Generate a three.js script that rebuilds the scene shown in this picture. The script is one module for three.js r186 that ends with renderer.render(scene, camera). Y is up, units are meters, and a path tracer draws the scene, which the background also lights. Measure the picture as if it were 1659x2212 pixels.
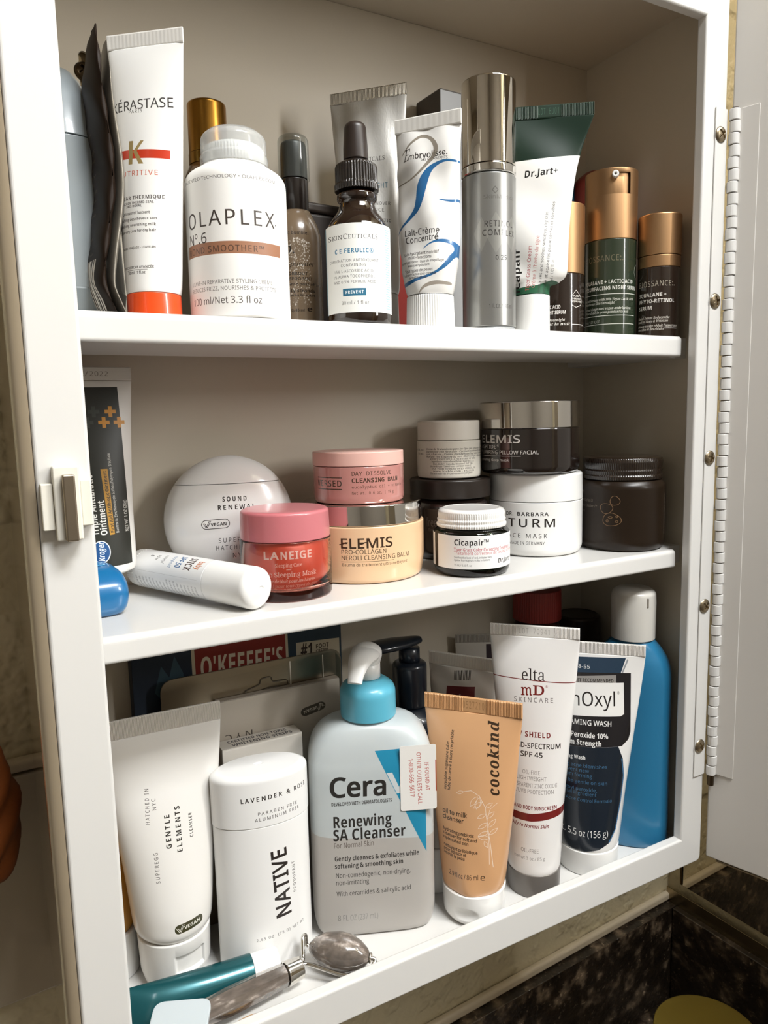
import * as THREE from 'three';
import { RoundedBoxGeometry } from 'three/addons/geometries/RoundedBoxGeometry.js';
import { mergeGeometries } from 'three/addons/utils/BufferGeometryUtils.js';
import { RectAreaLightUniformsLib } from 'three/addons/lights/RectAreaLightUniformsLib.js';

// ------------------------------------------------------------------ camera, light, exposure
const scene = new THREE.Scene();
scene.background = new THREE.Color(0x000000);
const camera = new THREE.PerspectiveCamera(69.82, 1659 / 2212, 0.01, 20);
camera.position.set(-0.2181, 0.2932, 0.3163);
camera.rotation.set(-0.1309, -0.4989, -0.0235, 'YXZ');
const renderer = new THREE.WebGLRenderer({ antialias: true });
renderer.toneMapping = THREE.LinearToneMapping;
renderer.toneMappingExposure = 1.0;
renderer.shadowMap.enabled = true;
RectAreaLightUniformsLib.init();
const CEIL_Y = 1.36, FLOOR_Y = -1.2;
// ceiling fitting above and in front of the cabinet (glowing panel built further down)
const KEY = { x: 0.2, y: CEIL_Y - 0.075, z: 0.74, w: 0.62, d: 0.3 };
const keyLight = new THREE.RectAreaLight(new THREE.Color(0.955, 0.985, 1.01), 48, KEY.w, KEY.d);
keyLight.name = 'ceiling_panel_light';
keyLight.position.set(KEY.x, KEY.y - 0.004, KEY.z);
keyLight.rotation.x = -Math.PI / 2;
scene.add(keyLight);
// vanity fitting on the mirrored wall at the right, beyond the edge of the open door
const VAN = { x: 0.412, y: 0.57, z: 0.6, w: 0.12, h: 0.3 };
const vanityLight = new THREE.RectAreaLight(new THREE.Color(0.985, 0.985, 0.98), 46, VAN.w, VAN.h);
vanityLight.name = 'vanity_panel_light';
vanityLight.position.set(VAN.x - 0.003, VAN.y, VAN.z);
vanityLight.rotation.y = Math.PI / 2 ;
scene.add(vanityLight);

// ------------------------------------------------------------------ helpers
const PI = Math.PI, rad = (d) => d * PI / 180;
const used = {};
function numbered(n) { const k = used[n] = (used[n] || 0) + 1; return k === 1 ? n : `${n}_${String(k - 1).padStart(3, '0')}`; }
function shade(o) { o.castShadow = true; o.receiveShadow = true; return o; }
function thing(name, label, category, pos = [0, 0, 0], yaw = 0, group) {
  const o = new THREE.Group(); o.name = numbered(name); scene.add(o);
  o.position.set(...pos); o.rotation.y = rad(yaw);
  o.userData = { label, category }; if (group) o.userData.group = group;
  return o;
}
function part(name, geo, mat, parent, label) {
  const m = shade(new THREE.Mesh(geo, mat)); m.name = numbered(name); parent.add(m);
  if (label) m.userData.label = label;
  return m;
}
function struct(name, geo, mat, pos, yaw) {
  const m = shade(new THREE.Mesh(geo, mat)); m.name = name; m.userData.kind = 'structure';
  if (pos) m.position.set(...pos); if (yaw) m.rotation.y = yaw;
  scene.add(m); return m;
}
let seed = 7;
const rnd = () => ((seed = (seed * 16807) % 2147483647) / 2147483647);
const lerp = (a, b, t) => a + (b - a) * t;
const mat = (color, roughness = 0.4, o = {}) => new THREE.MeshPhysicalMaterial({ color, roughness, ...o });
const metal = (color, roughness = 0.1, o = {}) => new THREE.MeshPhysicalMaterial({ color, roughness, metalness: 1, ...o });

// fillet a profile: [[r, y, fillet radius]]
function fil(pts) {
  const out = [];
  pts.forEach(([x, y, r], i) => {
    const p = pts[i - 1], n = pts[i + 1];
    if (!r || !p || !n) { out.push([x, y]); return; }
    const d1 = Math.hypot(p[0] - x, p[1] - y), d2 = Math.hypot(n[0] - x, n[1] - y), q = Math.min(r, d1 * 0.49, d2 * 0.49);
    const A = [x + (p[0] - x) / d1 * q, y + (p[1] - y) / d1 * q], B = [x + (n[0] - x) / d2 * q, y + (n[1] - y) / d2 * q];
    for (let k = 0; k <= 5; k++) { const t = k / 5, u = 1 - t; out.push([u * u * A[0] + 2 * u * t * x + t * t * B[0], u * u * A[1] + 2 * u * t * y + t * t * B[1]]); }
  });
  return out;
}
// tube with a flattened section along a path: [x, y, z, half width, half height]
function sweep(path, n = 30, seg = 24) {
  const C = new THREE.CatmullRomCurve3(path.map((p) => new THREE.Vector3(p[0], p[1], p[2]))), D = new THREE.CatmullRomCurve3(path.map((p) => new THREE.Vector3(p[3], p[4], 0)));
  const pos = [], uv = [], idx = [], up = new THREE.Vector3(0, 1, 0);
  for (let i = 0; i <= n; i++) {
    const t = i / n, p = C.getPoint(t), d = D.getPoint(t), T = C.getTangent(t), S = new THREE.Vector3().crossVectors(up, T).normalize(), N = new THREE.Vector3().crossVectors(T, S);
    for (let j = 0; j <= seg; j++) { const a = j / seg * 2 * PI, c = Math.cos(a) * d.x, s = Math.sin(a) * d.y; pos.push(p.x + S.x * c + N.x * s, p.y + S.y * c + N.y * s, p.z + S.z * c + N.z * s); uv.push(j / seg, t); }
  }
  const m = seg + 1;
  for (let i = 0; i < n; i++) for (let j = 0; j < seg; j++) { const a = i * m + j, b = a + m; idx.push(a, a + 1, b, b, a + 1, b + 1); }
  for (const i of [0, n]) { const c = pos.length / 3, q = C.getPoint(i / n); pos.push(q.x, q.y, q.z); uv.push(0.5, 0.5); for (let j = 0; j < seg; j++) i ? idx.push(c, n * m + j, n * m + j + 1) : idx.push(c, j + 1, j); }
  return finish(pos, uv, idx);
}
// surface of revolution, front = +z; u 0..1 spans the front half, v spans heights y0..y1
function lathe(pts, o = {}) {
  const P = fil(pts), seg = o.seg || 72, pos = [], uv = [], idx = [], a0 = o.a0 ?? -PI, a1 = o.a1 ?? PI;
  const ys = P.map((p) => p[1]), y0 = o.y0 ?? Math.min(...ys), y1 = o.y1 ?? Math.max(...ys), sx = o.sx || 1, sz = o.sz || 1;
  for (let j = 0; j <= seg; j++) {
    const th = a0 + (a1 - a0) * j / seg;
    for (const [r, y] of P) {
      const rr = o.ribs && r > o.ribs[2] ? r - o.ribs[1] * (0.5 + 0.5 * Math.cos(th * o.ribs[0])) : r;
      pos.push(rr * Math.sin(th) * sx, y, rr * Math.cos(th) * sz);
      uv.push(th / PI + 0.5, (y - y0) / (y1 - y0));
    }
  }
  const n = P.length;
  for (let j = 0; j < seg; j++) for (let i = 0; i < n - 1; i++) {
    const a = j * n + i, b = a + n;
    idx.push(a, b, a + 1, b, b + 1, a + 1);
  }
  return finish(pos, uv, idx);
}
function finish(pos, uv, idx) {
  const g = new THREE.BufferGeometry();
  g.setAttribute('position', new THREE.Float32BufferAttribute(pos, 3));
  g.setAttribute('uv', new THREE.Float32BufferAttribute(uv, 2));
  g.setIndex(idx); g.computeVertexNormals();
  return g;
}
// loft through rows {y, a, b, x, z, e}: half width, half depth, offsets, superellipse exponent; planar print from the front
function loft(rows, o = {}) {
  const N = o.n || 44, seg = o.seg || 64, pos = [], uv = [], idx = [], w = o.w || Math.max(...rows.map((r) => r.a));
  const y0 = o.y0 ?? rows[0].y, y1 = o.y1 ?? rows[rows.length - 1].y;
  const get = (k, t) => {
    const f = t * (rows.length - 1), i = Math.min(rows.length - 2, Math.floor(f)), u = f - i, v = (j) => { const r = rows[Math.max(0, Math.min(rows.length - 1, j))]; return r[k] ?? (k === 'e' ? 2 : 0); };
    if (o.linear) return lerp(v(i), v(i + 1), u);
    const p0 = v(i - 1), p1 = v(i), p2 = v(i + 1), p3 = v(i + 2);
    let m1 = (p2 - p0) / 2, m2 = (p3 - p1) / 2; const dd = p2 - p1;
    if ((p1 - p0) * dd <= 0) m1 = 0; if ((p3 - p2) * dd <= 0) m2 = 0;
    const u2 = u * u, u3 = u2 * u;
    return (2 * u3 - 3 * u2 + 1) * p1 + (u3 - 2 * u2 + u) * m1 + (-2 * u3 + 3 * u2) * p2 + (u3 - u2) * m2;
  };
  const M = [];
  const NN = o.linear ? rows.length - 1 : N;
  for (let i = 0; i <= NN; i++) { const t = i / NN; M.push({ y: get('y', t), a: get('a', t), b: get('b', t), x: get('x', t), z: get('z', t), e: get('e', t) }); }
  const n = M.length;
  for (let j = 0; j <= seg; j++) {
    const th = -PI + 2 * PI * j / seg, s = Math.sin(th), c = Math.cos(th);
    for (const r of M) {
      const px = r.a * Math.sign(s) * Math.abs(s) ** (2 / r.e), pz = r.b * Math.sign(c) * Math.abs(c) ** (2 / r.e);
      let dz = 0; if (o.dent) dz = o.dent(px, r.y, c > 0) * (c > 0 ? 1 : -1);
      pos.push(px + r.x, r.y, pz + r.z + dz);
      uv.push((px + r.x) / (2 * w) + 0.5, (r.y - y0) / (y1 - y0));
    }
  }
  for (let j = 0; j < seg; j++) for (let i = 0; i < n - 1; i++) { const a = j * n + i, b = a + n; idx.push(a, b, a + 1, b, b + 1, a + 1); }
  if (o.caps !== false) for (const [i, up] of [[0, 0], [n - 1, 1]]) {
    const c = pos.length / 3; pos.push(M[i].x, M[i].y, M[i].z); uv.push(0.5, up);
    for (let j = 0; j < seg; j++) up ? idx.push(c, j * n + i, (j + 1) * n + i) : idx.push(c, (j + 1) * n + i, j * n + i);
  }
  return finish(pos, uv, idx);
}
// folded and pressed tube end with fine vertical ridges
function crimp(hw, y0, y1, o = {}) {
  const n = o.n || 56, t = o.t || 0.0006, d = o.d ?? 0.00035, lx = o.x || 0, z0 = o.z || 0, pos = [], uv = [], idx = [];
  const band = o.plain || [2, 2];
  const cols = n * 2;
  for (const s of [1, -1]) {
    const base = pos.length / 3;
    for (let i = 0; i <= cols; i++) {
      const f = i / cols, x = lx - hw + 2 * hw * f, flat = f > band[0] && f < band[1];
      const z = s * (t + (flat ? d * 0.3 : (i % 2 ? d : 0)));
      for (const [y, zz] of [[y0, t * 0.8], [y0 + 0.0006, null], [y1 - 0.0006, null], [y1, t * 0.6]]) { pos.push(x, y, z0 + (zz === null ? z : s * zz)); uv.push(f, (y - y0) / (y1 - y0)); }
    }
    for (let i = 0; i < cols; i++) for (let k = 0; k < 3; k++) { const a = base + i * 4 + k, b = a + 4; s > 0 ? idx.push(a, b, a + 1, b, b + 1, a + 1) : idx.push(a, a + 1, b, b, a + 1, b + 1); }
  }
  const B = (cols + 1) * 4;
  for (let i = 0; i < cols; i++) { const a = i * 4 + 3, b = a + 4; idx.push(a, b, B + a, b, B + b, B + a); const c = i * 4, e = c + 4; idx.push(c, B + c, e, e, B + c, B + e); }
  for (let k = 0; k < 3; k++) { idx.push(k, k + 1, B + k, k + 1, B + k + 1, B + k); const e = cols * 4 + k; idx.push(e, B + e, e + 1, e + 1, B + e, B + e + 1); }
  const g = finish(pos, uv, idx).toNonIndexed(); g.computeVertexNormals(); return g;
}
function rbox(w, h, d, r = 0.001, x = 0, y = 0, z = 0, s = 3) { const g = new RoundedBoxGeometry(w, h, d, s, r); g.translate(x, y, z); return g; }
function planarUV(g, x0, x1, y0, y1, ax = 'x', ay = 'y') {
  const p = g.attributes.position, f = { x: (i) => p.getX(i), y: (i) => p.getY(i), z: (i) => p.getZ(i) }, uv = [];
  for (let i = 0; i < p.count; i++) uv.push((f[ax](i) - x0) / (x1 - x0), (f[ay](i) - y0) / (y1 - y0));
  g.setAttribute('uv', new THREE.Float32BufferAttribute(uv, 2)); return g;
}
// uv in metres by the way each face points
function boxUV(g0, tile) {
  const g = g0.index ? g0.toNonIndexed() : g0, p = g.attributes.position, uv = [], a = new THREE.Vector3(), b = new THREE.Vector3(), c = new THREE.Vector3();
  for (let i = 0; i < p.count; i += 3) {
    a.fromBufferAttribute(p, i); b.fromBufferAttribute(p, i + 1); c.fromBufferAttribute(p, i + 2);
    const n = b.clone().sub(a).cross(c.clone().sub(a)), X = Math.abs(n.x), Y = Math.abs(n.y), Z = Math.abs(n.z);
    for (const q of [a, b, c]) uv.push(...(Y >= X && Y >= Z ? [q.x / tile, q.z / tile] : X >= Z ? [q.z / tile, q.y / tile] : [q.x / tile, q.y / tile]));
  }
  g.setAttribute('uv', new THREE.Float32BufferAttribute(uv, 2)); return g;
}
// seal with a stamped code
function stamped(bg, ink, text, x0, x1, rough = 0.35) { const S = new Sheet(1024, 128, bg, { cx: 512, hw: 512, yt: 0, yb: 128 }); S.t(text, x0, 62, x1, 62, 62, { f: 'monospace', c: ink, ls: 0.1 }); return printed(S, rough); }
function wire(points, r, closed = false, seg = 60, rs = 10) {
  return new THREE.TubeGeometry(new THREE.CatmullRomCurve3(points.map((p) => new THREE.Vector3(...p)), closed, 'catmullrom', 0.4), seg, r, rs, closed);
}
function roundRect(w, h, r) {
  const s = new THREE.Shape(), x = w / 2, y = h / 2;
  s.moveTo(-x + r, -y); s.lineTo(x - r, -y); s.quadraticCurveTo(x, -y, x, -y + r); s.lineTo(x, y - r); s.quadraticCurveTo(x, y, x - r, y); s.lineTo(-x + r, y); s.quadraticCurveTo(-x, y, -x, y - r); s.lineTo(-x, -y + r); s.quadraticCurveTo(-x, -y, -x + r, -y);
  return s;
}

// ------------------------------------------------------------------ print: flat lettering on labels
// a sheet is addressed in its own drawing units: columns cx +- hw (front), rows yt (top) .. yb (bottom), k = slope of a printed row
class Sheet {
  constructor(W, H, bg, m) {
    this.W = W; this.H = H; this.m = { k: 0, ...m };
    this.c = document.createElement('canvas'); this.c.width = W; this.c.height = H; this.g = this.c.getContext('2d');
    this.g.fillStyle = bg; this.g.fillRect(0, 0, W, H);
  }
  P(x, y) {
    const m = this.m, t = (y - m.yt) / (m.yb - m.yt), cx = lerp(m.cx, m.cx2 ?? m.cx, t), hw = m.hw, k = lerp(m.k, m.k2 ?? m.k, t);
    const s = (x - cx) / hw;
    const u = m.round ? Math.asin(Math.max(-0.995, Math.min(0.995, s))) / PI + 0.5 : s / 2 + 0.5;
    const sag = m.round ? (m.sag || 0) * (1 - Math.sqrt(Math.max(0, 1 - Math.min(1, s * s)))) : 0;
    return [u * this.W, (y - k * (x - cx) + sag - m.yt) / (m.yb - m.yt) * this.H];
  }
  sy(d) { return d / (this.m.yb - this.m.yt) * this.H; }
  sx(d) { return d / (2 * this.m.hw) * this.W * (this.m.round ? 0.7 : 1); }
  font(f, size) { const [st, fam] = f; this.g.font = `${st} ${size}px ${fam}`; }
  // text between two points of the sheet (its middle line), cap = height of the capitals
  t(str, x0, y0, x1, y1, cap, o = {}) {
    const g = this.g, A = this.P(x0, y0), B = this.P(x1, y1), vert = Math.abs(B[1] - A[1]) > Math.abs(B[0] - A[0]);
    const h = vert ? this.sx(cap) : this.sy(cap), size = h / 0.72, L = Math.hypot(B[0] - A[0], B[1] - A[1]);
    this.font([o.w || 'normal', o.f || 'sans-serif'], size);
    const ls = (o.ls || 0) * size, chars = [...str];
    const nat = ls ? chars.reduce((s, ch) => s + g.measureText(ch).width + ls, -ls) : g.measureText(str).width;
    g.save(); g.translate((A[0] + B[0]) / 2, (A[1] + B[1]) / 2); g.rotate(Math.atan2(B[1] - A[1], B[0] - A[0])); g.scale(L / nat, 1);
    if (o.skew) g.transform(1, 0, -o.skew, 1, 0, 0);
    g.fillStyle = o.c || '#2a2420'; g.strokeStyle = g.fillStyle; g.textBaseline = 'alphabetic'; g.textAlign = 'left';
    g.globalAlpha = o.a ?? 1;
    let x = -nat / 2;
    const put = (s, xx) => { g.fillText(s, xx, h / 2); if (o.bold) { g.lineWidth = size * o.bold; g.strokeText(s, xx, h / 2); } };
    if (ls) for (const ch of chars) { put(ch, x); x += g.measureText(ch).width + ls; } else put(str, x);
    g.restore();
    return this;
  }
  // rows of text that share their style: [text, x0, x1, y]
  rows(list, cap, o = {}) { for (const [s, x0, x1, y, oo] of list) { const m = this.m, k = m.round ? 0 : lerp(m.k, m.k2 ?? m.k, (y - m.yt) / (m.yb - m.yt)), c = (x0 + x1) / 2; this.t(s, x0, y + k * (x0 - c), x1, y + k * (x1 - c), (oo && oo.cap) || cap, { ...o, ...oo }); } return this; }
  poly(pts, fill) { const g = this.g; g.beginPath(); pts.forEach(([x, y], i) => { const q = this.P(x, y); i ? g.lineTo(...q) : g.moveTo(...q); }); g.closePath(); g.fillStyle = fill; g.fill(); return this; }
  bar(x0, y0, x1, y1, fill) { return this.poly([[x0, y0], [lerp(x0, x1, 0.25), y0], [lerp(x0, x1, 0.5), y0], [lerp(x0, x1, 0.75), y0], [x1, y0], [x1, y1], [lerp(x0, x1, 0.75), y1], [lerp(x0, x1, 0.5), y1], [lerp(x0, x1, 0.25), y1], [x0, y1]], fill); }
  line(pts, w, color, close) { const g = this.g; g.beginPath(); pts.forEach(([x, y], i) => { const q = this.P(x, y); i ? g.lineTo(...q) : g.moveTo(...q); }); if (close) g.closePath(); g.lineWidth = this.sy(w); g.strokeStyle = color; g.lineJoin = 'round'; g.stroke(); return this; }
  // brush stroke with changing width
  brush(pts, color) {
    const g = this.g, C = new THREE.CatmullRomCurve3(pts.map(([x, y, w]) => { const q = this.P(x, y); return new THREE.Vector3(q[0], q[1], this.sy(w)); }));
    g.fillStyle = color;
    for (const p of C.getPoints(220)) { g.beginPath(); g.arc(p.x, p.y, Math.max(0.5, p.z / 2), 0, 7); g.fill(); }
    return this;
  }
  pill(x, y, w, h, rot, fill, text, ink, outline) {
    const g = this.g, q = this.P(x, y), W = this.sx(w), H = this.sy(h);
    g.save(); g.translate(...q); g.rotate(rot); g.beginPath(); g.roundRect(-W / 2, -H / 2, W, H, H / 2);
    if (fill) { g.fillStyle = fill; g.fill(); } if (outline) { g.strokeStyle = outline; g.lineWidth = H * 0.07; g.stroke(); }
    g.strokeStyle = ink; g.lineWidth = H * 0.06;
    for (const s of [0, 0.1]) { g.beginPath(); g.moveTo(-W * 0.44 + s * W * 0.5, -H * 0.15); g.lineTo(-W * 0.35 + s * W * 0.5, H * 0.34); g.lineTo(-W * 0.22 + s * W * 0.5, -H * 0.4); g.stroke(); }
    g.fillStyle = ink; g.font = `bold ${H * 0.5}px sans-serif`; g.textBaseline = 'middle'; g.textAlign = 'left';
    const n = g.measureText(text).width; g.translate(-W * 0.18, H * 0.03); g.scale(W * 0.58 / n, 1); g.fillText(text, 0, 0); g.restore();
    return this;
  }
  tex() { const t = new THREE.CanvasTexture(this.c); t.colorSpace = THREE.SRGBColorSpace; t.magFilter = THREE.LinearFilter; t.anisotropy = 8; return t; }
}
const printed = (S, rough = 0.35, o = {}) => new THREE.MeshPhysicalMaterial({ color: 0xffffff, map: S.tex(), roughness: rough, ...o });

// value noise canvases for grain
function noiseTex(N, fn, srgb, rep) {
  const d = new Uint8Array(N * N * 4);
  for (let y = 0; y < N; y++) for (let x = 0; x < N; x++) { const c = fn(x / N, y / N), i = (y * N + x) * 4; d[i] = c[0]; d[i + 1] = c[1]; d[i + 2] = c[2]; d[i + 3] = 255; }
  const t = new THREE.DataTexture(d, N, N); t.magFilter = THREE.LinearFilter; t.wrapS = t.wrapT = THREE.RepeatWrapping; if (rep) t.repeat.set(rep, rep);
  if (srgb) t.colorSpace = THREE.SRGBColorSpace; t.needsUpdate = true; return t;
}
const hash = (x, y) => { let h = (x * 374761393 + y * 668265263) | 0; h = Math.imul(h ^ (h >>> 13), 1274126177); return ((h ^ (h >>> 16)) >>> 0) / 4294967295; };
function vn(u, v, f) { const x = u * f, y = v * f, xi = Math.floor(x), yi = Math.floor(y), s = (t) => t * t * (3 - 2 * t), a = s(x - xi), b = s(y - yi), H = (i, j) => hash(((i % f) + f) % f + f * 31, ((j % f) + f) % f); return lerp(lerp(H(xi, yi), H(xi + 1, yi), a), lerp(H(xi, yi + 1), H(xi + 1, yi + 1), a), b); }
const fbm = (u, v, f) => 0.5 * vn(u, v, f) + 0.27 * vn(u, v, f * 2) + 0.15 * vn(u, v, f * 4) + 0.08 * vn(u, v, f * 8);

// ------------------------------------------------------------------ shared materials
const M = {
  paint: mat(0xdbd9d5, 0.28, { clearcoat: 0.35, clearcoatRoughness: 0.18 }),
  innerShaded: mat(0xcdc3b1, 0.34, { clearcoat: 0.25, clearcoatRoughness: 0.25 }),  // same enamel as the frame, with the interior shade mixed into a browner tone
  side: mat(0x93856f, 0.16, { clearcoat: 1, clearcoatRoughness: 0.08 }),  // white enamel too; the shade on this side is put into the brown
  doorPaint: mat(0xd9d5cf, 0.35, { clearcoat: 0.2, clearcoatRoughness: 0.3 }),
  steel: metal(0xb9b2a6, 0.22),
  screw: metal(0xa89a82, 0.28),
  chrome: metal(0xd8d5cf, 0.05),
  white: mat(0xeeedea, 0.33),
  whiteGloss: mat(0xf0efec, 0.18, { clearcoat: 0.5, clearcoatRoughness: 0.1 }),
  bronze: metal(0xb58f68, 0.44),
  black: mat(0x1d1612, 0.25, { clearcoat: 0.4 }),
  clear: mat(0xe9ecec, 0.12, { transmission: 1, thickness: 0, ior: 1.45 }),
};
// ------------------------------------------------------------------ the room: two tiled and painted walls meeting in the corner behind the cabinet
const RP = [0.3935, -0.2318, -0.1833], RY = rad(3.4);
const room = (name, g, m) => struct(name, g, m, RP, RY);
const lo = FLOOR_Y - RP[1], hi = CEIL_Y - RP[1];
const peel = noiseTex(256, (u, v) => { const n = Math.max(0, fbm(u, v, 9) - 0.42) * 2.6 + 0.25 * fbm(u, v, 40); const c = Math.min(255, n * 255); return [c, c, c]; });
const wallUV = (g) => boxUV(g, 0.16);
const wallMat = mat(0xcfc3a3, 0.5, { bumpMap: peel, bumpScale: 0.0026 });
const roomMat = mat(0x88827a, 0.8);
function slab(x0, x1, y0, y1, z0, z1) { const g = new THREE.BoxGeometry(x1 - x0, y1 - y0, z1 - z0); g.translate((x0 + x1) / 2, (y0 + y1) / 2, (z0 + z1) / 2); return g; }
const XL = -1.55, ZF = 1.75;
const wallBack = room('wall_back', wallUV(slab(XL - 0.1, 0.1, lo, hi, -0.1, 0), 'x', 'y'), wallMat);
room('wall_right', wallUV(slab(0, 0.1, lo, hi, 0, ZF), 'z', 'y'), wallMat);
room('wall_left', slab(XL - 0.1, XL, lo, hi, 0, ZF), roomMat);
room('wall_front', slab(XL - 0.1, 0.1, lo, hi, ZF, ZF + 0.1), roomMat);
room('floor', slab(XL - 0.1, 0.1, lo - 0.1, lo, -0.1, ZF + 0.1), mat(0x6b5640, 0.6));
room('ceiling', slab(XL - 0.1, 0.1, hi, hi + 0.1, -0.1, ZF + 0.1), mat(0xb5ab9c, 0.85));
{ // tiles on the back wall left of the cabinet, with their cap strip
  const tm = mat(0xb3a792, 0.22, { clearcoat: 0.4 }), cm = mat(0xc3b69f, 0.4);
  for (let i = 0; i < 7; i++) {
    const x1 = -0.35 - i * 0.152, w = 0.149;
    part('tile', rbox(w, 0.14, 0.007, 0.0015, x1 - w / 2 - 0.0015, 0.2530, 0.0035), tm, wallBack);
    part('cap_tile', rbox(w, 0.0075, 0.009, 0.003, x1 - w / 2 - 0.0015, 0.3285, 0.0045), cm, wallBack);
  }
}
{ // granite worktop with its two upstands
  const gr = noiseTex(512, (u, v) => { const n = fbm(u, v, 14), m = vn(u, v, 64), s = hash(Math.floor(u * 170), Math.floor(v * 170)); const k = 0.55 + 1.1 * n; const sp = 50 * Math.max(0, n - 0.53) / 0.2 + (m > 0.84 && s > 0.5 ? 60 : 0); return [42 * k + sp, 34 * k + sp * 0.92, 26 * k + sp * 0.8]; }, true);
  const gb = noiseTex(256, (u, v) => { const c = 255 * fbm(u, v, 22); return [c, c, c]; });
  const gm = new THREE.MeshPhysicalMaterial({ color: 0xffffff, map: gr, roughness: 0.3, clearcoat: 0.5, clearcoatRoughness: 0.2, bumpMap: gb, bumpScale: 0.0015 });
  const t = thing('worktop', 'dark speckled granite worktop with upstands in the corner under the cabinet', 'countertop', RP, 3.4);
  part('slab', wallUV(slab(-1.3, -0.0006, -0.13, -0.1002, 0.0008, 0.55), 'x', 'z'), gm, t);
  part('upstand', wallUV(rbox(1.3, 0.1045, 0.0145, 0.001, -0.6506, -0.04775, 0.0081), 'x', 'y'), gm, t);
  part('upstand', wallUV(rbox(0.0145, 0.1045, 0.53, 0.001, -0.0081, -0.04775, 0.2812), 'z', 'y'), gm, t);
  const legM = mat(0x6d5a44, 0.5);
  part('cupboard_base', slab(-1.28, -0.002, lo + 0.002, -0.131, 0.002, 0.5), legM, t);
  const bead = new THREE.CylinderGeometry(0.006, 0.006, 1.29, 10, 1, true, 0, PI / 2); bead.rotateZ(PI / 2); bead.rotateX(-PI / 2);
  room('trim_1', rbox(1.295, 0.009, 0.007, 0.003, -0.6475, 0.0097, 0.0037), mat(0xd9cbb2, 0.4)).userData.label = 'pale sealant strip along the top of the granite upstand';
}
{ // mirror on the right wall, standing in a metal channel
  const t = thing('wall_mirror', 'wall mirror in a thin metal channel above the granite, right of the cabinet', 'mirror', RP, 3.4);
  part('pane', rbox(0.004, 1.0, 1.2, 0.0006, -0.0025, 0.0274 + 0.5, 0.0195 + 0.6), metal(0xcfc4ae, 0.02), t);
  part('edge_strip', rbox(0.004, 1.0, 0.0025, 0.0006, -0.0025, 0.0274 + 0.5, 0.0172), metal(0x4a3b28, 0.3), t, 'dark mirror edge');
  const L = mergeGeometries([rbox(0.0012, 0.0185, 1.2, 0.0004, -0.0085, 0.0108, 0.6035), rbox(0.008, 0.001, 1.2, 0.0003, -0.0045, 0.0016, 0.6035)]);
  part('channel', L, metal(0x9c8d72, 0.25), t, 'brushed metal channel');
}
{ // gold lidded jar on the worktop
  const t = thing('candle_jar', 'round jar with a gold lid on the granite at the bottom right corner', 'jar', [0.2828, -0.3312, -0.0484]);
  part('glass', lathe([[0, 0], [0.04, 0, 0.004], [0.04, 0.07, 0.002], [0, 0.07]]), mat(0x4a3a22, 0.15, { clearcoat: 0.6 }), t);
  part('lid', lathe([[0, 0.0702], [0.0441, 0.0702, 0.001], [0.0441, 0.0962, 0.002], [0, 0.097]]), metal(0xb8a75a, 0.42), t, 'brushed gold lid');
}
{ // orange rock lamp at the left edge
  const t = thing('hanging_salt_lamp', 'rough orange rock lamp hanging beside the cabinet at the left edge', 'lamp', [-0.2455, 0.1, -0.085]);
  const g = new THREE.SphereGeometry(0.03, 64, 44), p = g.attributes.position, v = new THREE.Vector3();
  for (let i = 0; i < p.count; i++) { v.fromBufferAttribute(p, i); const n = v.clone().normalize(), k = 1 + 0.1 * Math.sin(n.x * 5 + 1.3) * Math.cos(n.y * 4) + 0.04 * Math.sin(n.y * 11 + n.z * 7) + 0.02 * Math.sin(n.x * 17 - n.y * 13); v.multiplyScalar(k); p.setXYZ(i, v.x, v.y * 1.3, v.z); }
  g.computeVertexNormals();
  part('rock', g, mat(0x8f4c20, 0.45, { transmission: 0.12, thickness: 0.02, attenuationColor: 0xb05a1c, attenuationDistance: 0.02, ior: 1.5 }), t);
  part('cord', wire([[0, 0.03, 0], [-0.002, 0.3, 0], [-0.002, 0.75, 0], [-0.002, CEIL_Y - 0.103, 0]], 0.0015, false, 30, 6), mat(0x4a3a2a, 0.7), t);
}
{ // lamps of the room
  const t = thing('ceiling_light', 'flat ceiling light panel above the camera', 'ceiling light', [KEY.x, KEY.y, KEY.z]);
  part('housing', slab(-KEY.w / 2 - 0.02, KEY.w / 2 + 0.02, 0.003, 0.074, -KEY.d / 2 - 0.02, KEY.d / 2 + 0.02), mat(0xddd8d0, 0.5), t);
  part('diffuser', slab(-KEY.w / 2, KEY.w / 2, 0, 0.0025, -KEY.d / 2, KEY.d / 2), mat(0xffffff, 0.6, { emissive: new THREE.Color(1, 0.95, 0.88), emissiveIntensity: 6 }), t);
  const v = thing('vanity_lamp', 'upright vanity light panel on the mirrored wall right of the door', 'wall lamp', [VAN.x, VAN.y, VAN.z]);
  part('diffuser', slab(0, 0.003, -VAN.h / 2, VAN.h / 2, -VAN.w / 2, VAN.w / 2), mat(0xffffff, 0.5, { emissive: new THREE.Color(1, 0.95, 0.88), emissiveIntensity: 6 }), v);
  part('back_plate', slab(0.0032, 0.0165, -VAN.h / 2 - 0.008, VAN.h / 2 + 0.008, -VAN.w / 2 - 0.008, VAN.w / 2 + 0.008), M.steel, v);
}

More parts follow.
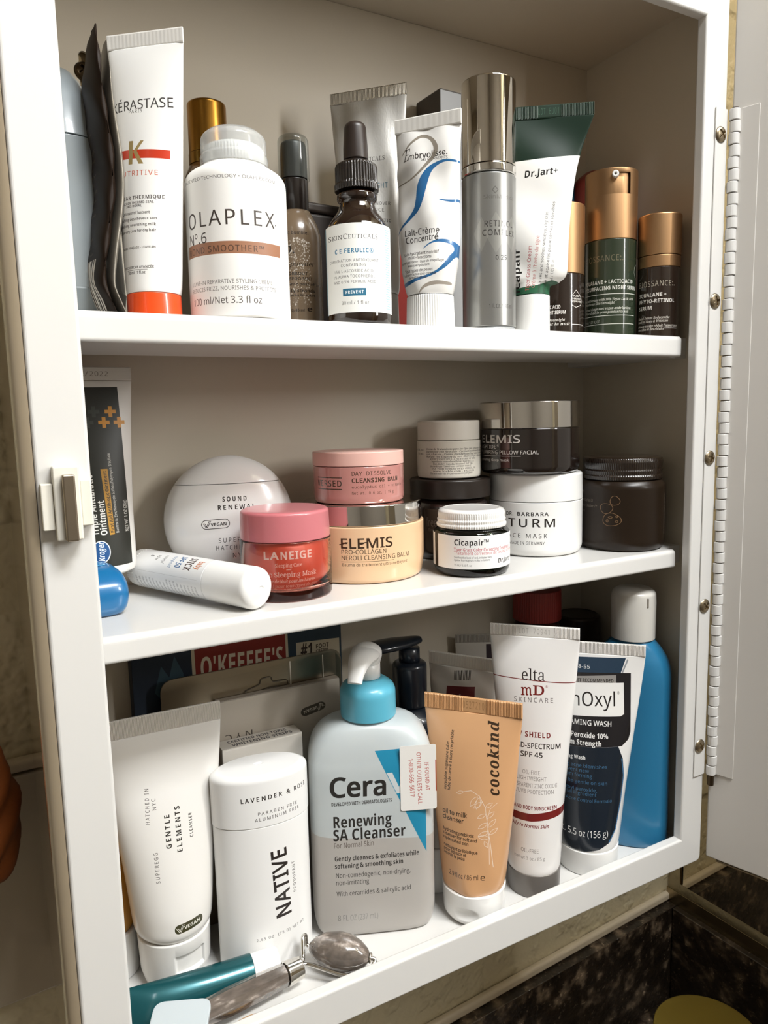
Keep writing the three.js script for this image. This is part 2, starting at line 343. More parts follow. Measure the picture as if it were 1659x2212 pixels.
// ------------------------------------------------------------------ the cabinet: steel box with a face frame, an open door on a piano hinge and a catch
const DEPTH = 0.1158, WX = 0.1963, OPEN = 0.18, TOPY = 0.5236;
const cab = thing('medicine_cabinet', 'white enamelled steel medicine cabinet with open door and two shelves', 'cabinet');
{
  const b = 0.0014, sh = new THREE.Shape(); const X = 0.2005 - b, Y0 = -0.0212 + b, Y1 = TOPY + 0.0215 - b, r = 0.003;
  sh.moveTo(-X + r, Y0); sh.lineTo(X - r, Y0); sh.quadraticCurveTo(X, Y0, X, Y0 + r); sh.lineTo(X, Y1 - r); sh.quadraticCurveTo(X, Y1, X - r, Y1); sh.lineTo(-X + r, Y1); sh.quadraticCurveTo(-X, Y1, -X, Y1 - r); sh.lineTo(-X, Y0 + r); sh.quadraticCurveTo(-X, Y0, -X + r, Y0);
  const h = new THREE.Path(), HX = OPEN + b, q = 0.0012; h.moveTo(-HX, q - b); h.lineTo(-HX, TOPY + b); h.lineTo(HX, TOPY + b); h.lineTo(HX, -b); h.lineTo(-HX, -b); h.closePath(); sh.holes.push(h);
  const g = new THREE.ExtrudeGeometry(sh, { depth: 0.0071 - 2 * b, bevelEnabled: true, bevelSize: b, bevelThickness: b, bevelSegments: 4, curveSegments: 8 });
  g.translate(0, 0, -0.0071 + b);
  part('face_frame', g, M.paint, cab);
  // side walls: the left one is outside in view and shines like enamel, its shade painted in as brown
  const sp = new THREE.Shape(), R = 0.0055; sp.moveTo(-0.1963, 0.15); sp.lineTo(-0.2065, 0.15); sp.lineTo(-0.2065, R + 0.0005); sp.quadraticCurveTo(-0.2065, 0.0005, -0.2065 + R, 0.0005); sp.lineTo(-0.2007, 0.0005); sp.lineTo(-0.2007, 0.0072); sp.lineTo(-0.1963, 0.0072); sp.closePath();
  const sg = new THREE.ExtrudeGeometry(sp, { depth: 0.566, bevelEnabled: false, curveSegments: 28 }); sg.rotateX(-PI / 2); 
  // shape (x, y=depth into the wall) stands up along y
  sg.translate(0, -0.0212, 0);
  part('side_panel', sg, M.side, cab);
  part('side_panel', slab(WX, 0.2095, -0.0212, 0.545, -0.15, -0.0075), M.innerShaded, cab);
  part('top_panel', slab(-WX, WX, 0.5414, 0.545, -0.15, -0.0072), M.innerShaded, cab);
  part('bottom_panel', slab(-WX, WX, -0.0207, -0.0125, -0.15, -0.0072), M.paint, cab);
  // back with the keyhole slot for the mounting screw
  const bs = new THREE.Shape(); bs.moveTo(-WX, -0.0125); bs.lineTo(WX, -0.0125); bs.lineTo(WX, 0.5412); bs.lineTo(-WX, 0.5412); bs.closePath();
  const cx = -0.1545, cy = 0.4745, cr = 0.0051, sw = 0.00235, key = new THREE.Path(), a0 = Math.acos(sw / cr);
  const kp = []; for (let i = 0; i <= 10; i++) { const a = PI * i / 10; kp.push([sw * Math.cos(a), 0.0078 + sw * Math.sin(a)]); }
  for (let i = 0; i <= 12; i++) { const a = PI - a0 + (2 * a0) * i / 12; kp.push([cr * Math.cos(a), cr * Math.sin(a)]); }
  for (let i = 0; i <= 10; i++) { const a = PI + PI * i / 10; kp.push([sw * Math.cos(a), -0.0098 + sw * Math.sin(a)]); }
  for (let i = 0; i <= 12; i++) { const a = -a0 + (2 * a0) * i / 12; kp.push([cr * Math.cos(a), cr * Math.sin(a)]); }
  key.setFromPoints(kp.map(([x, y]) => new THREE.Vector2(cx + x, cy + y)).reverse()); bs.holes.push(key);
  const bg = new THREE.ExtrudeGeometry(bs, { depth: 0.0018, bevelEnabled: false }); bg.translate(0, 0, -DEPTH - 0.0018);
  const back = part('back_panel', bg, M.innerShaded, cab);
  const ms = part('mounting_screw', screwGeo(0.0046, 0.0024, 0.6), metal(0x5a4c3a, 0.32), back, 'dark mounting screw in a keyhole slot');
  ms.position.set(cx + 0.0002, cy + 0.0006, -DEPTH - 0.0012);
  part('mounting_plate', slab(-WX, WX, -0.0125, 0.541, -0.15, -0.1195), mat(0x8a7654, 0.8), cab);
  // piano hinge
  const hinge = part('hinge', rbox(0.0105, 0.4305, 0.0009, 0.0003, 0.1948, 0.25875, 0.0006), M.paint, cab, 'painted piano hinge with five screws');
  const kg = lathe([[0, 0], [0.0032, 0, 0.0004], [0.0032, 0.0065, 0.0004], [0, 0.0065]], { seg: 20 });
  for (let i = 0; i < 61; i++) { const k = part('knuckle', kg, M.paint, hinge); k.position.set(0.2034 + (i % 2 ? 0.0003 : -0.0003), 0.0436 + i * 0.00706, 0.0036 + (i % 2 ? 0.0002 : 0)); k.rotation.y = rad(i * 37); }
  part('hinge_pin', lathe([[0, 0.0355], [0.0021, 0.0355, 0.0004], [0.0021, 0.4745], [0, 0.4745]], { seg: 16 }), metal(0x5a4d3c, 0.4), hinge).position.set(0.2034, 0, 0.0036);
  const sg2 = screwGeo(0.0047, 0.002, 0.3);
  [0.4585, 0.3596, 0.2612, 0.163, 0.0651].forEach((y, i) => { const s = part('screw', sg2, M.screw, hinge); s.position.set(0.1939, y, 0.00105); s.rotation.z = 0.4 + i * 1.1; });
  // door, opened well past a right angle
  const door = part('door', rbox(0.4255, 0.566, 0.016, 0.0012, 0.20875, 0.2635, -0.008), M.doorPaint, cab, 'open cabinet door, white inside');
  door.position.set(0.2062, 0, 0.0042); door.rotation.y = rad(-73);
  part('mirror_frame', slab(-0.003, 0.42, -0.0285, 0.5555, -0.021, -0.0162), metal(0x4b3d2c, 0.35), door, 'dark tarnished frame of the door mirror');
  part('frame_lip', rbox(0.422, 0.0012, 0.0085, 0.0004, 0.209, -0.0292, -0.0186), metal(0xb6a88f, 0.3), door);
  part('hinge_leaf', rbox(0.0115, 0.4305, 0.0008, 0.0003, 0.0067, 0.25875, 0.0005), M.doorPaint, door);
  // magnetic catch on the left stile
  const cm = mat(0xe0dcd0, 0.45), c = part('catch', rbox(0.0098, 0.0295, 0.0062, 0.0008, -0.1899, 0.2618, 0.0032), cm, cab, 'cream plastic magnetic catch');
  part('mounting_wing', rbox(0.0045, 0.0185, 0.0042, 0.0006, -0.1971, 0.2606, 0.0022), cm, c);
  part('mounting_wing', rbox(0.0042, 0.0185, 0.0048, 0.0006, -0.1829, 0.2616, 0.0025), cm, c);
  part('strike_plate', rbox(0.0046, 0.0262, 0.0056, 0.0007, -0.1894, 0.2602, 0.0072), metal(0xa79a88, 0.33), c, 'grey metal strike plate');
}
function screwGeo(r, h, rot) {
  // pan head with a cross recess: the dome is split into rings and sectors, and the cross is pushed in
  const N = 64, K = 14, pos = [], uv = [], idx = [];
  const f = (x, y) => { const d = Math.hypot(x, y) / r, c = Math.cos(rot), s = Math.sin(rot), X = Math.abs(c * x + s * y), Y = Math.abs(-s * x + c * y), w = r * 0.13, l = r * 0.62; const cut = (X < w && Y < l) || (Y < w && X < l) ? 1 : 0; return h * Math.sqrt(Math.max(0, 1 - d * d * 0.96)) - cut * h * 0.75; };
  for (let i = 0; i <= N; i++) for (let j = 0; j <= N; j++) { let x = (i / N * 2 - 1), y = (j / N * 2 - 1); const X = x * Math.sqrt(1 - y * y / 2) * r, Y = y * Math.sqrt(1 - x * x / 2) * r; pos.push(X, Y, f(X, Y)); uv.push(i / N, j / N); }
  for (let i = 0; i < N; i++) for (let j = 0; j < N; j++) { const a = i * (N + 1) + j, b = a + N + 1; idx.push(a, b, a + 1, b, b + 1, a + 1); }
  return finish(pos, uv, idx);
}
function makeShelf(name, label, top, bot) {
  const t = thing(name, label, 'shelf', [0, 0, 0], 0);
  const zf = -0.0116, s = new THREE.Shape(), r = 0.0032, w = 0.0014, zb = -DEPTH + 0.0004, hem = zf - 0.0627;
  // section in (depth, height): sheet, rounded front lip, hem below
  s.moveTo(zb, top); s.lineTo(zf - r, top); s.quadraticCurveTo(zf, top, zf, top - r); s.lineTo(zf, bot + r * 0.6); s.quadraticCurveTo(zf, bot, zf - r * 0.6, bot); s.lineTo(hem, bot); s.lineTo(hem, bot + w); s.lineTo(zf - w - r, bot + w); s.lineTo(zf - w - 0.001, bot + w + r); s.lineTo(zf - w - 0.001, top - w - r); s.lineTo(zf - w - r, top - w); s.lineTo(zb, top - w); s.closePath();
  const b = 0.0007, g = new THREE.ExtrudeGeometry(s, { depth: 0.1796 * 2 - 2 * b, bevelEnabled: true, bevelSize: 0, bevelThickness: b, bevelSegments: 2, curveSegments: 8 });
  g.rotateY(-PI / 2); g.translate(0.1796 - b, 0, 0);
  // (depth, height) -> (z, y)
  part('tray', g, M.paint, t);
  for (const sgn of [-1, 1]) part('side_flange', slab(sgn > 0 ? 0.1797 : -0.1961, sgn > 0 ? 0.1961 : -0.1797, bot, top, zb, -0.0215), M.paint, t);
  return t;
}
makeShelf('cabinet_shelf', 'upper white steel shelf carrying the tall tubes, bottles and pumps', 0.339, 0.3261);
makeShelf('cabinet_shelf', 'lower white steel shelf carrying the jars and the lying stick', 0.2004, 0.1884);
// ------------------------------------------------------------------ upper shelf
const TS = 0.3391;
const serif = 'serif', mono = 'monospace';
{ // grey bottle at the far left
  const t = thing('lotion_bottle', 'pale blue-grey bottle with sloping shoulders half hidden behind the left stile', 'bottle', [-0.1716, TS, -0.077]);
  const g = mat(0xa9b2b6, 0.3, { clearcoat: 0.3 }), e = { sz: 0.92 };
  part('body', lathe([[0, 0], [0.0205, 0, 0.003], [0.0232, 0.017], [0.0218, 0.06], [0.0205, 0.0835, 0.0005], [0, 0.0837]], e), g, t);
  part('base_band', lathe([[0.0209, 0.0003], [0.0212, 0.0003], [0.0236, 0.0155, 0.0006], [0.0231, 0.0163]], e), mat(0x9aa3a6, 0.35), t);
  part('shoulder', lathe([[0, 0.0839], [0.0206, 0.0839, 0.0004], [0.0186, 0.0915], [0.0145, 0.1025], [0.0088, 0.1125], [0.0045, 0.1175, 0.002], [0, 0.1188]], e), g, t);
}
{ // dark foil sachet standing on edge
  const t = thing('foil_sachet', 'dark brown foil sachet standing on edge between the grey bottle and the orange-capped tube', 'sachet', [-0.1632, TS, -0.0525], -86);
  const S = new Sheet(256, 1024, '#221811', { cx: 128, hw: 128, yt: 0, yb: 1024 });
  const words = ['care', 'pour', 'soin', 'avec', 'for hair', 'to use', 'dry', 'mask', 'rinse', 'leave', 'damp hair', 'five min'];
  for (let i = 0; i < 17; i++) S.t(words[i % 12], 60, 340 + i * 28, 60 + 40 + (i * 37) % 60, 340 + i * 28, 10, { c: '#8d8272', a: 0.7 });
  for (let i = 0; i < 9; i++) S.bar(52 + i * 16, 812, 58 + i * 16 + (i % 3) * 3, 990, i % 2 ? '#efece6' : '#d8d4cc');
  const rows = [], back = [];
  for (let i = 0; i <= 16; i++) { const f = i / 16, p = Math.sin(PI * Math.min(1, 0.08 + f * 0.92)) ** 0.7, w = f > 0.86 ? lerp(0.0165, 0.004, (f - 0.86) / 0.14) : 0.0165, bend = 0.0022 * Math.sin(f * 8.5 + 0.6) + (f < 0.12 ? (f - 0.12) * 0.045 : 0); rows.push({ y: f * 0.1285, a: w, b: 0.0004 + 0.0032 * p, z: 0.0008 + bend - 0.0062 * f }); back.push({ y: f * 0.123, a: w * 0.985, b: 0.0003 + 0.0026 * p * (f < 0.75 ? 1 : Math.max(0, 1 - (f - 0.75) * 5)), z: bend - 0.0036 - 0.0062 * f }); }
  part('pouch', loft(rows, { w: 0.0175, dent: (x, y) => 0.0004 * Math.sin(y * 330 + x * 200) }), printed(S, 0.5, { specularIntensity: 0.3 }), t);
  part('back_film', loft(back, { w: 0.0175 }), mat(0x8d877c, 0.3, { metalness: 0.4 }), t, 'greyish back film of the sachet');
}
{ // hair milk tube with orange cap
  const t = thing('hair_milk_tube', 'slim white hair milk tube with an orange cap and a red stripe', 'tube', [-0.142, TS, -0.0405], -39);
  const S = new Sheet(640, 1500, '#efeeeb', { cx: 291, cx2: 317, hw: 82, yt: 97, yb: 640, k: -0.1, k2: 0.02 });
  S.t('KÉRASTASE', 238, 230, 371, 219, 21, { c: '#2d2a28' }).t('PARIS', 281, 241, 311, 239, 7, { ls: 0.15 });
  S.bar(240, 323, 366, 342, '#c23a20');
  const q = (p) => S.poly(p, '#9c8657'); q([[285, 304], [294, 304], [294, 354], [285, 354]]); q([[295, 327], [310, 304], [317, 304], [300, 330]]); q([[295, 327], [302, 324], [318, 354], [308, 354]]);
  S.t('NUTRITIVE', 256, 374, 347, 373, 11, { c: '#cb6045', ls: 0.12 });
  S.rows([['NECTAR THERMIQUE', 251, 359, 426, { cap: 8, ls: 0.06 }], ['GLAÇAGE THERMO-SEAL', 262, 340, 437], ['IRIS ROYAL', 281, 317, 444], ['Lait nutritif lustrant', 270, 333, 459, { cap: 6 }], ['Finishing des cheveux secs', 258, 347, 472, { cap: 6 }], ['Polishing nourishing milk', 258, 345, 485, { cap: 6 }], ['Blow-dry care for dry hair', 262, 345, 498, { cap: 6 }], ['SANS RINÇAGE - LEAVE-IN', 270, 345, 534, { cap: 4.5 }], ['RECHERCHE AVANCÉE', 274, 342, 576], ['30 ml   1 fl.oz', 285, 326, 588, { cap: 6 }]], 5.5, { w: 'bold', c: '#4a443f' });
  S.line([[283, 582], [330, 582]], 0.8, '#4a443f');
  const sk = printed(S, 0.3, { clearcoat: 0.3 });
  part('tube', loft([{ y: 0.0115, a: 0.0118, b: 0.0118 }, { y: 0.016, a: 0.0126, b: 0.0122, x: 0.0004 }, { y: 0.045, a: 0.0143, b: 0.0108, x: 0.0012 }, { y: 0.08, a: 0.0162, b: 0.0075, x: 0.0021 }, { y: 0.105, a: 0.0174, b: 0.004, x: 0.0028 }, { y: 0.1181, a: 0.018, b: 0.0008, x: 0.0032 }], { w: 0.0185, y0: 0.0093, y1: 0.118 }), sk, t);
  part('crimp_seal', crimp(0.018, 0.1181, 0.1245, { d: 0.00004, n: 20, x: 0.0032 }), mat(0xdfdcd6, 0.35), t);
  part('cap', lathe([[0, 0], [0.0122, 0, 0.001], [0.0121, 0.0113, 0.0006], [0, 0.0114]]), mat(0xe04a16, 0.3, { clearcoat: 0.5 }), t, 'orange cap');
}
{ // gold can behind
  const t = thing('spray_can', 'amber spray can with a gold cap behind the large white bottle', 'can', [-0.0993, TS, -0.0865], -16.5);
  const S = new Sheet(512, 512, '#4a3014', { cx: 451, hw: 41, yt: 350, yb: 720, round: true });
  S.rows([['C', 393, 400, 510], ['3M', 393, 404, 584], ['SHINE', 420, 480, 450], ['FINISH', 415, 490, 480]], 9, { c: '#7c5a2c' });
  part('body', lathe([[0, 0], [0.0136, 0, 0.001], [0.0136, 0.079, 0.003], [0.0102, 0.0868], [0, 0.0869]]), printed(S, 0.22, { clearcoat: 0.6 }), t);
  part('collar', lathe([[0.0095, 0.087], [0.0104, 0.087, 0.0003], [0.0104, 0.0925, 0.0003], [0.0095, 0.0925]]), metal(0x9c7434, 0.25), t);
  part('cap', lathe([[0, 0.0927], [0.0101, 0.0927, 0.0004], [0.0101, 0.1182, 0.0018], [0, 0.1186]]), metal(0xa97a33, 0.27), t, 'gold cap');
}
{ // large white bottle
  const t = thing('styling_creme_bottle', 'wide white round bottle with a copper band and clear overcap', 'bottle', [-0.102, TS, -0.0365], -18.3);
  const S = new Sheet(1400, 900, '#efede9', { cx: 512, cx2: 525, hw: 107, yt: 375, yb: 690, round: true });
  S.bar(396, 381, 700, 384, '#f3f1ee');
  S.bar(417, 518, 604, 545, '#9b6c50');
  S.t('PATENTED TECHNOLOGY • OLAPLEX.COM', 411, 379, 593, 379, 7.5, { c: '#5d5752' });
  S.t('OLAPLEX', 417, 466, 592, 466, 33, { ls: 0.1, c: '#3a3029' }).t('.', 592, 466, 596, 466, 20);
  S.t('Nº.6', 419, 507, 456, 507, 23, { c: '#3a3029' });
  S.t('BOND SMOOTHER™', 419, 533, 572, 533, 14, { ls: 0.08, c: '#473021' });
  S.t('LEAVE-IN REPARATIVE STYLING CREME', 425, 605, 589, 605, 8.5, { c: '#5d5752' }).t('REDUCES FRIZZ, NOURISHES & PROTECTS', 425, 620, 596, 620, 8.5, { c: '#5d5752' });
  S.t('100 ml/Net 3.3 fl oz', 427, 646, 567, 646, 15, { c: '#443c36' });
  part('body', lathe([[0, 0], [0.0237, 0, 0.0012], [0.0237, 0.0655, 0.0042], [0.0158, 0.0703, 0.0012], [0.0156, 0.0708], [0, 0.071]], { y0: -0.0012, y1: 0.0618, seg: 96 }), printed(S, 0.5), t);
  part('pump_top', lathe([[0, 0.0712], [0.0142, 0.0712], [0.0142, 0.079, 0.002], [0.012, 0.0806, 0.001], [0, 0.0808]], { ribs: [60, 0.0003, 0.0139], seg: 240 }), M.white, t);
  part('overcap', lathe([[0.0154, 0.0714], [0.0158, 0.0714], [0.0158, 0.0752, 0.0004], [0.0153, 0.076, 0.0004], [0.0152, 0.0842, 0.0022], [0.012, 0.0868], [0, 0.0872]]), mat(0xf4f6f6, 0.12, { transmission: 0.72, thickness: 0, ior: 1.45 }), t, 'clear plastic overcap');
}
{ // spray mist
  const t = thing('mist_spray_bottle', 'brown mist bottle with black collar and clear overcap beside the large white bottle', 'spray bottle', [-0.0588, TS, -0.068], -22.8);
  const S = new Sheet(900, 900, '#77644f', { cx: 651, hw: 53, yt: 480, yb: 690, round: true });
  for (let i = 0; i < 900; i++) { const a = rnd(), b = rnd(), x = 628 + 50 * a + 8 * (rnd() - 0.5), y = 512 + 140 * b * b + 25 * Math.abs(a - 0.5), q = S.P(x, y); S.g.globalAlpha = 0.35 + 0.5 * rnd(); S.g.fillStyle = '#e6dfd5'; S.g.beginPath(); S.g.arc(q[0], q[1], 1 + 7 * rnd() ** 3, 0, 7); S.g.fill(); } S.g.globalAlpha = 1;
  S.t('bumble and bumble.', 600, 502, 677, 502, 8, { w: 'bold', c: '#352b22' });
  S.t('Bb.', 606, 536, 648, 536, 22, { w: 'italic', f: serif, c: '#1f1813' }).t('prêt-à-powder', 602, 569, 686, 569, 9, { w: 'italic', f: serif, c: '#1f1813' });
  S.rows([['POST WORKOUT', 604, 672, 590], ['DRY SHAMPOO MIST', 602, 682, 601], ['mist / brume post-effort', 602, 697, 613, { cap: 6 }], ['for sweaty strands', 602, 686, 627], ['cheveux après le sport', 602, 686, 637, { cap: 5 }], ['1.5 oz LIQ/45 ml', 610, 664, 670, { cap: 6 }], ['e', 668, 680, 667, { cap: 11 }]], 7, { w: 'bold', c: '#2a2018' });
  part('body', lathe([[0, 0], [0.0134, 0, 0.0015], [0.0134, 0.053, 0.007], [0.0078, 0.0636], [0, 0.0638]], { y0: 0.0058, y1: 0.0555 }), printed(S, 0.25, { clearcoat: 0.7, clearcoatRoughness: 0.1 }), t);
  part('collar', lathe([[0, 0.0639], [0.0073, 0.0639], [0.0073, 0.08, 0.0008], [0, 0.0803]]), M.black, t, 'black collar');
  part('nozzle', loft([{ y: 0.0804, a: 0.0071, b: 0.0071 }, { y: 0.089, a: 0.0071, b: 0.0071 }, { y: 0.096, a: 0.0068, b: 0.0068 }, { y: 0.0988, a: 0.006, b: 0.006 }, { y: 0.0998, a: 0.003, b: 0.003 }]), mat(0x3a3a36, 0.4), t, 'dark grey spray nozzle');
  part('overcap', lathe([[0.0079, 0.0803], [0.0083, 0.0803], [0.0083, 0.1012, 0.003], [0.004, 0.1032, 0.002], [0, 0.1034]]), M.clear, t, 'clear plastic overcap');
}
{ // dropper bottle
  const t = thing('dropper_bottle', 'dark amber dropper bottle with black bulb and white serum label', 'dropper bottle', [-0.0407, TS, -0.0302], -27.1);
  const glass = mat(0x1f110a, 0.06, { clearcoat: 1, clearcoatRoughness: 0.03 });
  part('bottle', lathe([[0, 0], [0.0155, 0, 0.0015], [0.0163, 0.0025, 0.0015], [0.0163, 0.0485, 0.006], [0.0098, 0.0565, 0.003], [0.0086, 0.0605, 0.001], [0.0102, 0.062, 0.0008], [0.0102, 0.0645, 0.0008], [0.0085, 0.0658], [0, 0.066]], { seg: 96 }), glass, t);
  const S = new Sheet(1100, 800, '#eeeeea', { cx: 776, hw: 69, yt: 481, yb: 674, round: true });
  S.bar(700, 482, 709, 675, '#5b8ea0');
  for (let i = 0; i < 33; i++) S.bar(832 + (i % 2), 490 + i * 5.4, 841, 491.6 + i * 5.4, '#8cc0d6');
  S.t('S', 714, 509, 721, 509, 11, { f: serif }).t('KIN', 722, 510, 744, 510, 9, { f: serif }).t('C', 745, 509, 754, 509, 11, { f: serif }).t('EUTICALS', 755, 510, 817, 510, 9, { f: serif, ls: 0.08 });
  S.t('C E FERULIC®', 727, 540, 808, 540, 10, { w: 'bold', c: '#216f95', ls: 0.06 });
  S.rows([['COMBINATION ANTIOXIDANT', 716, 817, 561], ['CONTAINING', 739, 791, 571.5], ['15% L-ASCORBIC ACID,', 725, 808, 584], ['1% ALPHA TOCOPHEROL,', 723, 811, 595.5], ['AND 0.5% FERULIC ACID', 724, 811, 607]], 6, { ls: 0.06, c: '#4a4643' });
  S.bar(742, 622, 790, 638, '#216988').t('PREVENT', 747, 630, 785, 630, 7, { w: 'bold', c: '#ffffff', ls: 0.1 });
  S.t('30 ml / 1 fl oz', 739, 653, 796, 653, 7.5, { c: '#4a4643', ls: 0.05 });
  part('label', lathe([[0.01642, 0.0051], [0.01648, 0.0052], [0.01648, 0.0475], [0.01642, 0.0476]], { a0: -1.52, a1: 1.45, seg: 60 }), printed(S, 0.65), t, 'white paper label');
  part('cap', lathe([[0, 0.0661], [0.0112, 0.0661, 0.0005], [0.0113, 0.069, 0.0004], [0.0108, 0.0698, 0.0002], [0.0108, 0.0785, 0.0015], [0.0062, 0.081, 0.0005], [0, 0.0812]], { ribs: [44, 0.0006, 0.0104], seg: 220 }), M.black, t, 'ribbed black collar');
  part('bulb', lathe([[0, 0.0813], [0.0063, 0.0813, 0.0006], [0.0062, 0.087], [0.0058, 0.0935], [0.0055, 0.0985, 0.0045], [0, 0.1005]]), mat(0x2a201b, 0.4), t, 'black rubber bulb');
}
{ // silver tube
  const t = thing('night_treatment_tube', 'tall brushed silver tube standing behind the dropper bottle', 'tube', [-0.0114, TS, -0.0705], -46);
  const S = new Sheet(700, 1400, '#c8c6c1', { cx: 803, cx2: 806, hw: 87, yt: 215, yb: 640, k: -0.14, k2: 0.03 });
  S.bar(789, 280, 798, 299, '#2e4a48').t('S', 790, 290, 797, 289, 12, { w: 'italic', f: serif, c: '#dfe6e4' });
  S.rows([['SKINCEUTICALS', 757, 845, 347, { cap: 9, f: serif }], ['GLYCOLIC 10', 757, 830, 387, { cap: 11, c: '#3f6a7c' }], ['RENEW OVERNIGHT', 742, 851, 405, { cap: 11, c: '#3f6a7c' }], ['NIGHT TREATMENT', 752, 833, 428], ['INCREASES CELL TURNOVER', 742, 856, 443], ['BOOSTS RADIANCE', 752, 845, 457], ['10% GLYCOLIC ACID, PHYTIC', 742, 857, 479, { w: 'bold' }]], 7, { c: '#4b4744', ls: 0.04 });
  const br = noiseTex(256, (u, v) => { const c = 120 + 120 * vn(u, v, 128) * vn(u, 0, 64); return [c, c, c]; });
  const silver = new THREE.MeshPhysicalMaterial({ color: 0xffffff, map: S.tex(), roughness: 0.42, metalness: 0.35, bumpMap: br, bumpScale: 0.0001 });
  part('tube', loft([{ y: 0.023, a: 0.0142, b: 0.0142 }, { y: 0.028, a: 0.0158, b: 0.0152 }, { y: 0.055, a: 0.0172, b: 0.0128 }, { y: 0.09, a: 0.0195, b: 0.0085 }, { y: 0.115, a: 0.0215, b: 0.004 }, { y: 0.1295, a: 0.0225, b: 0.0009 }], { w: 0.0235, y0: 0.0204, y1: 0.1297, dent: (x, y) => 0.0004 * Math.sin(x * 420 + y * 90) }), silver, t);
  part('crimp_seal', crimp(0.0225, 0.1295, 0.1358, { n: 60, d: 0.0003 }), metal(0xb5b0a6, 0.35), t);
  part('cap', lathe([[0, 0], [0.0152, 0, 0.001], [0.0148, 0.0228, 0.0008], [0, 0.0229]]), mat(0xb9b7b2, 0.3), t);
}
{ // cartons and small things at the back
  const bx = thing('serum_carton', 'dark grey carton with a pale side standing behind the cream tube and silver pump', 'carton', [0.0578, TS, -0.1005], 3);
  part('box', rbox(0.021, 0.1525, 0.026, 0.0005, 0, 0.0763, 0), mat(0xc6c9cc, 0.4), bx);
  part('dark_face', slab(-0.0107, -0.0106, 0.0005, 0.1522, -0.0128, 0.0128), mat(0x453b33, 0.5), bx, 'dark grey printed face');
  part('lid_flap', slab(-0.0103, 0.0103, 0.15255, 0.1531, -0.0128, 0.0128), mat(0x5f5850, 0.5), bx);
  const rd = thing('red_carton', 'small red carton glimpsed between the dropper bottle and the cream tube', 'carton', [0.0125, TS, -0.0945], -20);
  const RS = new Sheet(128, 256, '#b9433a', { cx: 64, hw: 64, yt: 0, yb: 256 }); for (let i = 0; i < 6; i++) RS.t(['1 fl', '4 / 1', 'w 1', 'soin'][i % 4], 14, 60 + i * 30, 60, 60 + i * 30, 9, { c: '#7d2a26' });
  part('box', planarUV(rbox(0.022, 0.056, 0.012, 0.0006, 0, 0.028, 0), -0.011, 0.011, 0, 0.056), printed(RS, 0.45), rd); 
  part('lid_flap', slab(-0.0105, 0.0105, 0.0561, 0.0566, -0.0055, 0.0055), mat(0xa83c34, 0.5), rd);
  const db = thing('black_case', 'low black case lying at the back between the mist bottle and the dropper bottle', 'case', [-0.0352, TS, -0.1005], 6);
  part('case', rbox(0.036, 0.071, 0.02, 0.002, 0, 0.0355, 0), mat(0x241c17, 0.5), db);
  part('lid', rbox(0.0364, 0.006, 0.0204, 0.002, 0, 0.0742, 0), mat(0x2b221c, 0.45), db);
}
